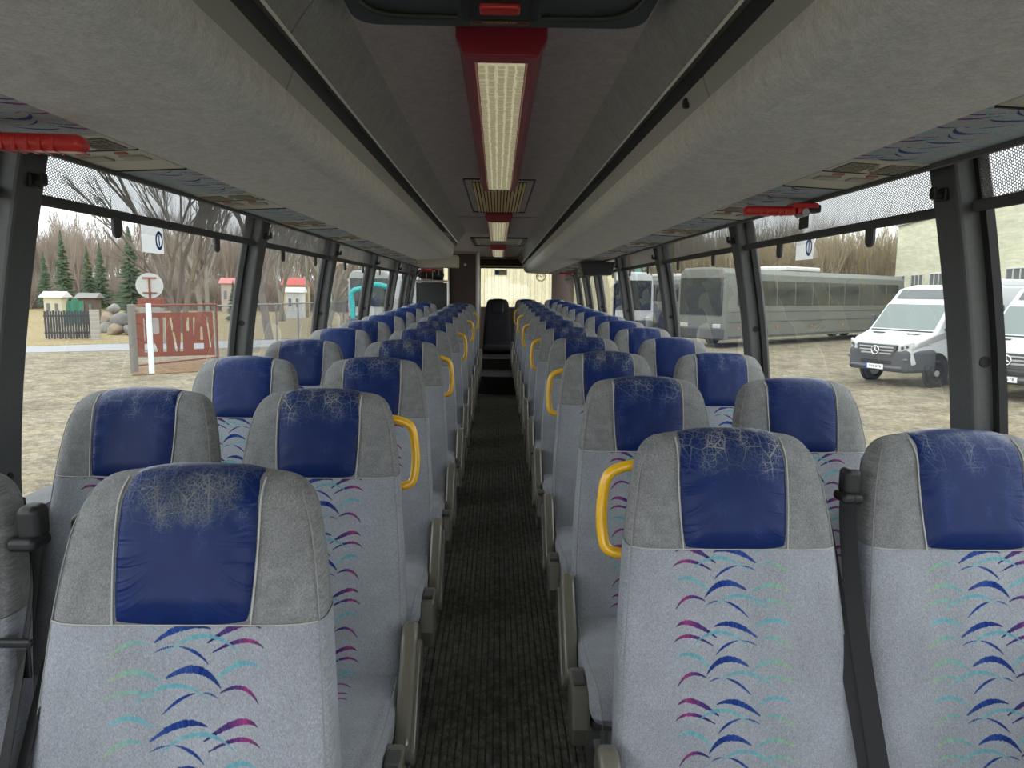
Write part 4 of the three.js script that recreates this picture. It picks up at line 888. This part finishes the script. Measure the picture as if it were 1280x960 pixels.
  tag(tpm, 'green tarpaulin hanging behind the picket fence', 'tarpaulin');
  const up = atZ(383, 340, -60), pole = thing('utility_pole', 'slim grey utility pole on the lawn', 'pole', [up.x, GY, -60]);  // utility pole out on the lawn, not street furniture
  mesh('shaft', bar([0, 0, 0], [0, 7.5, 0], 0.12, 10, 0.08), barkPale, pole); mesh('cross_arm', box(1.3, 0.1, 0.1, 0, 6.6, 0), barkPale, pole);
}
// ---- wheels
const tyre = std(new THREE.Color(0.018, 0.018, 0.018), 0.85), hub = std(new THREE.Color(0.36, 0.36, 0.35), 0.4, { metalness: 0.6 });
function wheel(parent, x, y, z, r, s, hubM = hub) {
  const w = mesh('wheel', new THREE.TorusGeometry(r * 0.78, r * 0.22, 12, 30).scale(1, 1, 1.3).rotateY(Math.PI / 2).translate(x, y, z), tyre, parent);
  const holes = []; for (let i = 0; i < 8; i++) holes.push(new THREE.CylinderGeometry(r * 0.07, r * 0.07, 0.02, 8).rotateZ(Math.PI / 2).translate(x + s * r * 0.16, y + Math.sin(i * 0.785) * r * 0.42, z + Math.cos(i * 0.785) * r * 0.42));
  mesh('hub', [new THREE.CylinderGeometry(r * 0.58, r * 0.58, r * 0.3, 24).rotateZ(Math.PI / 2).translate(x, y, z), new THREE.CylinderGeometry(r * 0.2, r * 0.26, r * 0.42, 16).rotateZ(-s * Math.PI / 2).translate(x + s * 0.03, y, z)], hubM, w);
  mesh('hub_hole', holes, tyre, w);
}
const darkGlass = phys(new THREE.Color(0.03, 0.035, 0.035), 0.06, {});
// ---- parked coaches: front at +z, origin on the ground under the middle
function parkedCoach(label, p, turn, len, paint, glassM, high) {
  const c = thing('parked_coach', label, 'coach', [p[0], GY, p[1]], turn);
  const H = 3.45, prof = [[-1.25, 0.38], [1.25, 0.38], [1.27, 1.5], [1.24, 2.6], [1.16, 3.2], [0.95, 3.42], [0.4, H], [-0.4, H], [-0.95, 3.42], [-1.16, 3.2], [-1.24, 2.6], [-1.27, 1.5]];
  mesh('body', sweepZ(prof, len / 2, -len / 2, 0.09), paint, c);
  const n = Math.round((len - 1.4) / 1.55), w = (len - 1.6) / n;
  for (const s of [-1, 1]) {
    for (let i = 0; i < n; i++) mesh('side_window', sided(s, grid(1, 5, (u, v) => { const y = 1.82 + v * 1.1; const xx = y < 2.6 ? 1.27 - (y - 1.5) * 0.0273 : 1.24 - (y - 2.6) * 0.133; return [xx + 0.012, y, -len / 2 + 0.8 + w * (i + (s > 0 ? 0.97 - 0.94 * u : 0.97 - 0.94 * u))]; })), glassM, c);
    mesh('skirt_line', sided(s, [box(0.02, 0.02, len - 0.4, 1.27, 1.55, 0), box(0.02, 0.05, len - 0.6, 1.262, 0.48, 0), box(0.02, 0.012, len - 0.5, 1.272, 1.12, 0)]), M.frame, c);
    for (const z of [len / 2 - 2.7, -len / 2 + 3.3, -len / 2 + 1.9]) {
      mesh('wheel_arch', sided(s, new THREE.CylinderGeometry(0.62, 0.62, 0.04, 28).rotateZ(Math.PI / 2).translate(1.26, 0.55, z)), M.black, c);
      wheel(c, s * 1.14, 0.5, z, 0.5, s);
    }
    for (let i = 0; i < 6; i++) mesh('side_reflector', sided(s, box(0.02, 0.08, 0.12, 1.275, 0.85, -len / 2 + 1 + i * (len - 2) / 5)), std(new THREE.Color(0.6, 0.14, 0.03), 0.4), c);
  }
  mesh('windscreen', box(2.2, 1.6, 0.03, 0, 2.2, len / 2 + 0.004), darkGlass, c);
  mesh('bumper', rbox(2.45, 0.5, 0.2, 0, 0.62, len / 2 - 0.04, 0.08), M.frame, c);
  for (const s of [-1, 1]) mesh('headlight', rbox(0.4, 0.18, 0.06, s * 0.85, 0.95, len / 2 + 0.0, 0.03), M.silver, c);
  if (high) mesh('roof_unit', rbox(1.6, 0.22, high, 0, H + 0.1, len * 0.1, 0.08), std(new THREE.Color(0.6, 0.6, 0.58), 0.6), c);
  return c;
}
const greyPaint = phys(new THREE.Color(0.16, 0.165, 0.145), 0.55, { specularIntensity: 0.5 }), whitePaint = phys(new THREE.Color(0.52, 0.53, 0.54), 0.35, { clearcoat: 0.2 }), paleGrey = phys(new THREE.Color(0.36, 0.37, 0.35), 0.45);
const greenGlass = phys(new THREE.Color(0.035, 0.036, 0.028), 0.1, {});
{
  const f = ground(946, 433), r = ground(1068, 424.5), d = r.clone().sub(f).setY(0).normalize(), len = 17.4, nrm = V(d.z, 0, -d.x), mid = f.clone().addScaledVector(d, len / 2 - 2.7).addScaledVector(nrm, 1.14);
  parkedCoach('long dark grey coach parked across the gravel behind the white vans', [mid.x, mid.z], Math.atan2(-d.x, -d.z), len, greyPaint, greenGlass, 3.2);
  parkedCoach('dark grey coach partly hidden beyond the front of the long coach', [11.4, -50], 0.28, 11, greyPaint, greenGlass, 2);
  parkedCoach('white coach parked on the van side towards the rear', [6.5, -44.5], 0.12, 12, whitePaint, darkGlass, 0);
  parkedCoach('pale grey coach parked on the gate side towards the rear', [-6.6, -47], -0.12, 12, paleGrey, greenGlass, 0);
}
// ---- white vans: front at +z, origin on the ground below the front bumper
function van(label, p, turn, plateText) {
  const v = thing('white_van', label, 'van', [p.x, GY, p.z], turn, 'white vans');
  const side = [[-0.1, 0.55], [-0.03, 0.72], [-0.02, 0.95], [-0.07, 1.12], [-0.28, 1.22], [-0.82, 1.40], [-1.40, 2.10], [-1.52, 2.2], [-1.78, 2.50], [-2.4, 2.62], [-6.4, 2.62], [-6.62, 2.5], [-6.7, 0.5]];
  const sh = new THREE.Shape(side.map((q) => new THREE.Vector2(...q)));
  const g = new THREE.ExtrudeGeometry(sh, { depth: 1.84, bevelEnabled: true, bevelSize: 0.07, bevelThickness: 0.08, bevelOffset: -0.07, bevelSegments: 4 }).rotateY(-Math.PI / 2).translate(0.92, 0, 0);
  const pa = g.attributes.position;
  const squeeze = (x, y, z) => x * (1 - 0.16 * Math.max(0, (y - 1.25) / 1.4) ** 1.3) * (1 - 0.16 * Math.max(0, (z + 0.7) / 0.7) ** 2);
  for (let i = 0; i < pa.count; i++) pa.setX(i, squeeze(pa.getX(i), pa.getY(i), pa.getZ(i)));
  g.computeVertexNormals();
  mesh('body', g, whitePaint, v);
  const panel = (z0, y0, z1, y1, hw, off, rows = 4) => grid(8, rows, (a, b) => { const z = z0 + (z1 - z0) * b, y = y0 + (y1 - y0) * b, x = (a * 2 - 1) * hw, l = Math.hypot(z1 - z0, y1 - y0), e = Math.abs(a * 2 - 1); return [squeeze(x, y, z), y + off * (z0 - z1) / l, z + off * (y1 - y0) / l]; });
  mesh('windscreen', panel(-0.88, 1.425, -1.385, 2.075, 0.90, 0.03), phys(new THREE.Color(0.16, 0.19, 0.18), 0.05), v);
  mesh('windscreen_edge', panel(-0.80, 1.385, -0.90, 1.445, 0.9, 0.014, 1), M.rubber, v);
  mesh('destination_display', panel(-1.56, 2.235, -1.765, 2.475, 0.82, 0.03), phys(new THREE.Color(0.10, 0.105, 0.11), 0.15), v);
  mesh('roof_unit', rbox(1.3, 0.2, 1.6, 0, 2.70, -4.6, 0.07, 3), whitePaint, v);
  const plastic = std(new THREE.Color(0.062, 0.065, 0.072), 0.7);
  const bg = rbox(1.98, 0.58, 1.0, 0, 0.67, -0.44, 0.1, 4), bp = bg.attributes.position;
  for (let i = 0; i < bp.count; i++) { const z = bp.getZ(i); bp.setX(i, bp.getX(i) * (1 - 0.14 * Math.max(0, (z + 0.7) / 0.7) ** 2)); }
  bg.computeVertexNormals();
  mesh('bumper', bg, plastic, v);
  mesh('bumper_lip', [rbox(1.5, 0.07, 0.06, 0, 0.50, 0.06, 0.03), rbox(0.4, 0.07, 0.06, 0.68, 0.72, 0.03, 0.03), rbox(0.4, 0.07, 0.06, -0.68, 0.72, 0.03, 0.03)], std(new THREE.Color(0.11, 0.113, 0.12), 0.6), v);
  mesh('air_intake', rbox(0.9, 0.1, 0.04, 0, 0.63, 0.055, 0.02), M.black, v);
  const gs = new THREE.Shape([[-0.56, 1.06], [0.56, 1.06], [0.5, 0.84], [0.38, 0.745], [-0.38, 0.745], [-0.5, 0.84]].map((q) => new THREE.Vector2(...q)));
  const gr = mesh('grille', new THREE.ExtrudeGeometry(gs, { depth: 0.05, bevelEnabled: true, bevelSize: 0.02, bevelThickness: 0.02, bevelSegments: 2 }).translate(0, 0, 0.0), M.frame, v);
  const slatM = std(new THREE.Color(0.34, 0.345, 0.35), 0.4, { metalness: 0.3 });
  for (const [y, w] of [[1.0, 1.0], [0.92, 0.98], [0.84, 0.88]]) mesh('grille_slat', rbox(w, 0.045, 0.03, 0, y, 0.072, 0.012), slatM, gr);
  const chrome = std(new THREE.Color(0.8, 0.8, 0.8), 0.2, { metalness: 0.8 });
  const st = [new THREE.TorusGeometry(0.105, 0.014, 10, 32).translate(0, 0.92, 0.105), new THREE.CylinderGeometry(0.1, 0.1, 0.012, 28).rotateX(Math.PI / 2).translate(0, 0.92, 0.094)];
  for (let i = 0; i < 3; i++) { const a = Math.PI / 2 + i * Math.PI * 2 / 3; st.push(bar([0, 0.92, 0.108], [Math.cos(a) * 0.102, 0.92 + Math.sin(a) * 0.102, 0.106], 0.022, 6, 0.006)); }
  const em = mesh('round_emblem', [st[0], st[2], st[3], st[4]], chrome, gr); mesh('emblem_back', st[1], M.frame, em);
  for (const s of [-1, 1]) {
    const hs = new THREE.Shape([[0.60, 0.93], [0.62, 1.05], [0.80, 1.12], [0.93, 1.16], [0.92, 1.03], [0.84, 0.94]].map((q) => new THREE.Vector2(...q)));
    const hl = mesh('headlight', sided(s, new THREE.ExtrudeGeometry(hs, { depth: 0.05, bevelEnabled: true, bevelSize: 0.015, bevelThickness: 0.015, bevelSegments: 2 }).translate(-0.74, 0, 0).rotateY(0.5).translate(0.72, 0, -0.06)), phys(new THREE.Color(0.5, 0.52, 0.5), 0.12, { clearcoat: 1 }), v);
    mesh('lamp_unit', sided(s, [new THREE.CylinderGeometry(0.045, 0.045, 0.03, 16).rotateX(Math.PI / 2).translate(0.70, 1.01, 0.02), new THREE.CylinderGeometry(0.035, 0.035, 0.03, 16).rotateX(Math.PI / 2).translate(0.80, 1.04, -0.03)]), plastic, hl);
    mesh('bonnet_vent', sided(s, box(0.34, 0.012, 0.1, 0.5, 1.352, -0.63).rotateX(0)), plastic, v);
    for (const z of [-1.0, -4.95]) { mesh('wheel_arch', sided(s, new THREE.CylinderGeometry(0.47, 0.47, 0.05, 28).rotateZ(Math.PI / 2).translate(0.925, 0.42, z)), M.black, v); wheel(v, s * 0.88, 0.36, z, 0.36, s, M.silver); }
    mesh('side_cladding', sided(s, rbox(0.04, 0.3, 3.1, 0.95, 0.6, -3.0, 0.015)), plastic, v);
    const sw = (z0, z1, y0, y1) => sided(s, grid(1, 3, (a, b) => { const z = z0 + (z1 - z0) * (1 - a), y = y0 + (y1 - y0) * b; return [squeeze(1.0, y, z) + 0.012, y, z + (y - y0) * (z0 > -1.3 ? -0.75 * (1 - a) * 0 - 0.62 * (a < 0.5 ? 0 : 1) : 0)]; }));
    mesh('side_window', sw(-1.12, -2.1, 1.42, 2.02), darkGlass, v);
    for (let i = 0; i < 3; i++) mesh('side_window', sw(-2.35 - i * 1.35, -3.55 - i * 1.35, 1.4, 2.1), darkGlass, v);
    mesh('turn_lamp', sided(s, new THREE.CylinderGeometry(0.04, 0.04, 0.02, 16).rotateZ(Math.PI / 2).translate(0.985, 1.1, -0.62)), M.silver, v);
    mesh('mirror', sided(s, [rbox(0.14, 0.36, 0.1, 1.12, 1.62, -1.15, 0.04), box(0.2, 0.04, 0.05, 1.02, 1.48, -1.15)]), plastic, v);
  }
  const plate = mesh('number_plate', new THREE.BoxGeometry(0.52, 0.12, 0.012).translate(0, 0.50, 0.098), std(0xffffff, 0.5, { map: canvasTex(256, 64, (c, w, h) => { c.fillStyle = '#e9ebea'; c.fillRect(0, 0, w, h); c.fillStyle = '#2450a8'; c.fillRect(0, 0, 26, h); c.fillStyle = '#20242a'; c.font = 'bold 48px sans-serif'; c.textAlign = 'center'; c.fillText(plateText, w / 2 + 12, 49); }, true, false) }), v);
  plate.userData.label = 'white number plate with a blue band';
  return v;
}
{
  const front = ground(1094, 481);
  van('white van with dark bumper facing the coach, nearest to the grey coach', front, -1.16, '344 GTR');
  van('white van standing beside the first one, mostly behind the window pillar', V(front.x + 1.5, 0, front.z + 2.7), -1.12, '345 GTR');
}
// ---- cream building behind the vans
{
  const A = V(29, GY, -52), B = V(21.5, GY, -16), d = B.clone().sub(A), L = d.length(), H = 7.3;
  const b = thing('depot_building', 'pale yellow rendered depot building behind the white vans', 'building', [A.x, GY, A.z], Math.atan2(-d.z, d.x));
  const render = std(new THREE.Color(0.80, 0.78, 0.58), 0.95, { map: repeat(feltTex, 0.3) });
  const wallG = box(L, H, 10, L / 2, H / 2, -5);
  mesh('walls', wallG, render, b);
  mesh('roof_edge', box(L + 0.3, 0.18, 10.3, L / 2, H + 0.09, -5), std(new THREE.Color(0.3, 0.3, 0.29), 0.8), b);
  const fr = std(new THREE.Color(0.6, 0.6, 0.57), 0.6), gl = phys(new THREE.Color(0.13, 0.15, 0.15), 0.1);
  for (let i = 0; i < 9; i++) {
    const x = 1.2 + i * 3.3;
    const w = mesh('window', [box(2.2, 0.08, 0.1, x, 3.75, 0.03), box(2.2, 0.08, 0.1, x, 2.55, 0.03), box(0.08, 1.2, 0.1, x - 1.08, 3.15, 0.03), box(0.08, 1.2, 0.1, x + 1.08, 3.15, 0.03), box(0.06, 1.2, 0.09, x - 0.36, 3.15, 0.03), box(0.06, 1.2, 0.09, x + 0.36, 3.15, 0.03)], fr, b);
    for (const dx of [-0.72, 0, 0.72]) mesh('pane', box(0.66, 1.14, 0.03, x + dx, 3.15, 0.015), gl, w);
  }
  mesh('downpipe', bar([L - 8.6, 0.1, 0.1], [L - 8.6, H, 0.1], 0.06), M.frame, b);
  // cream metal shed seen through the rear window
  const s = mesh('metal_shed', (() => { const l = []; for (let x = -3.6; x < 3.6; x += 0.3) l.push([x, 0.06], [x + 0.12, 0.06], [x + 0.16, 0], [x + 0.26, 0]); l.push([3.6, 0], [3.6, -2], [-3.6, -2]); return new THREE.ExtrudeGeometry(new THREE.Shape(l.map((p) => new THREE.Vector2(p[0], -p[1]))), { depth: 4.2, bevelEnabled: false }).rotateX(-Math.PI / 2).translate(1.1, GY, -30); })(), std(new THREE.Color(0.78, 0.70, 0.48), 0.7, { side: THREE.DoubleSide, map: repeat(feltTex, 0.5) }));
  tag(s, 'cream ribbed metal shed behind the rear window', 'shed');
  // turquoise excavator arm among the trees
  const teal = phys(new THREE.Color(0.03, 0.36, 0.36), 0.5), P = atZ(440, 388, -30);
  const e = thing('excavator', 'turquoise excavator with a bent arm beyond the gate side windows', 'excavator', [P.x, GY, P.z]);
  mesh('arm', tube([[0.05, 1.0, 0], [0.02, 1.7, 0], [-0.02, 2.15, 0], [0.1, 2.3, 0], [0.5, 2.4, 0], [1.0, 2.55, 0], [1.5, 2.45, 0]], 0.11, 50, 8), teal, e);
  mesh('body', rbox(1.5, 0.9, 1.5, 2.2, 1.1, 0, 0.15), teal, e);
  mesh('track', rbox(2.4, 0.6, 1.9, 2.0, 0.32, 0, 0.25), M.black, e);
  mesh('bucket', rbox(0.5, 1.1, 0.7, 0.05, 0.6, 0, 0.12), M.frame, e);
}
// ---- stickers on the side windows
function sticker(label, px, py, s, z) {
  const p = atZ(px, py, z), y = p.y, x = s * (xin(y) + 0.069), g = thing('window_sticker', label, 'sticker', [x, y, p.z], s > 0 ? -Math.PI / 2 : Math.PI / 2);
  mesh('sheet', new THREE.PlaneGeometry(0.15, 0.085), phys(new THREE.Color(0.85, 0.86, 0.86), 1, { transmission: 0.5, thickness: 0, side: THREE.DoubleSide }), g);
  mesh('oval_mark', new THREE.RingGeometry(0.02, 0.031, 24).scale(0.85, 1, 1).translate(s > 0 ? 0.04 : 0.04, 0, 0.002), std(new THREE.Color(0.03, 0.12, 0.4), 0.6), g);
  mesh('oval_mark', new THREE.PlaneGeometry(0.008, 0.036).translate(0.04, 0, 0.002), std(new THREE.Color(0.03, 0.12, 0.4), 0.6), g);
}
sticker('white sticker with a blue seat belt mark on the gate side window', 207, 300, -1, -2.38);
sticker('white sticker with a blue seat belt mark on the van side window', 1011, 310, 1, -2.62);
scene.traverse((o) => { if (o.isMesh) { o.castShadow = true; o.receiveShadow = true; } });
renderer.render(scene, camera);
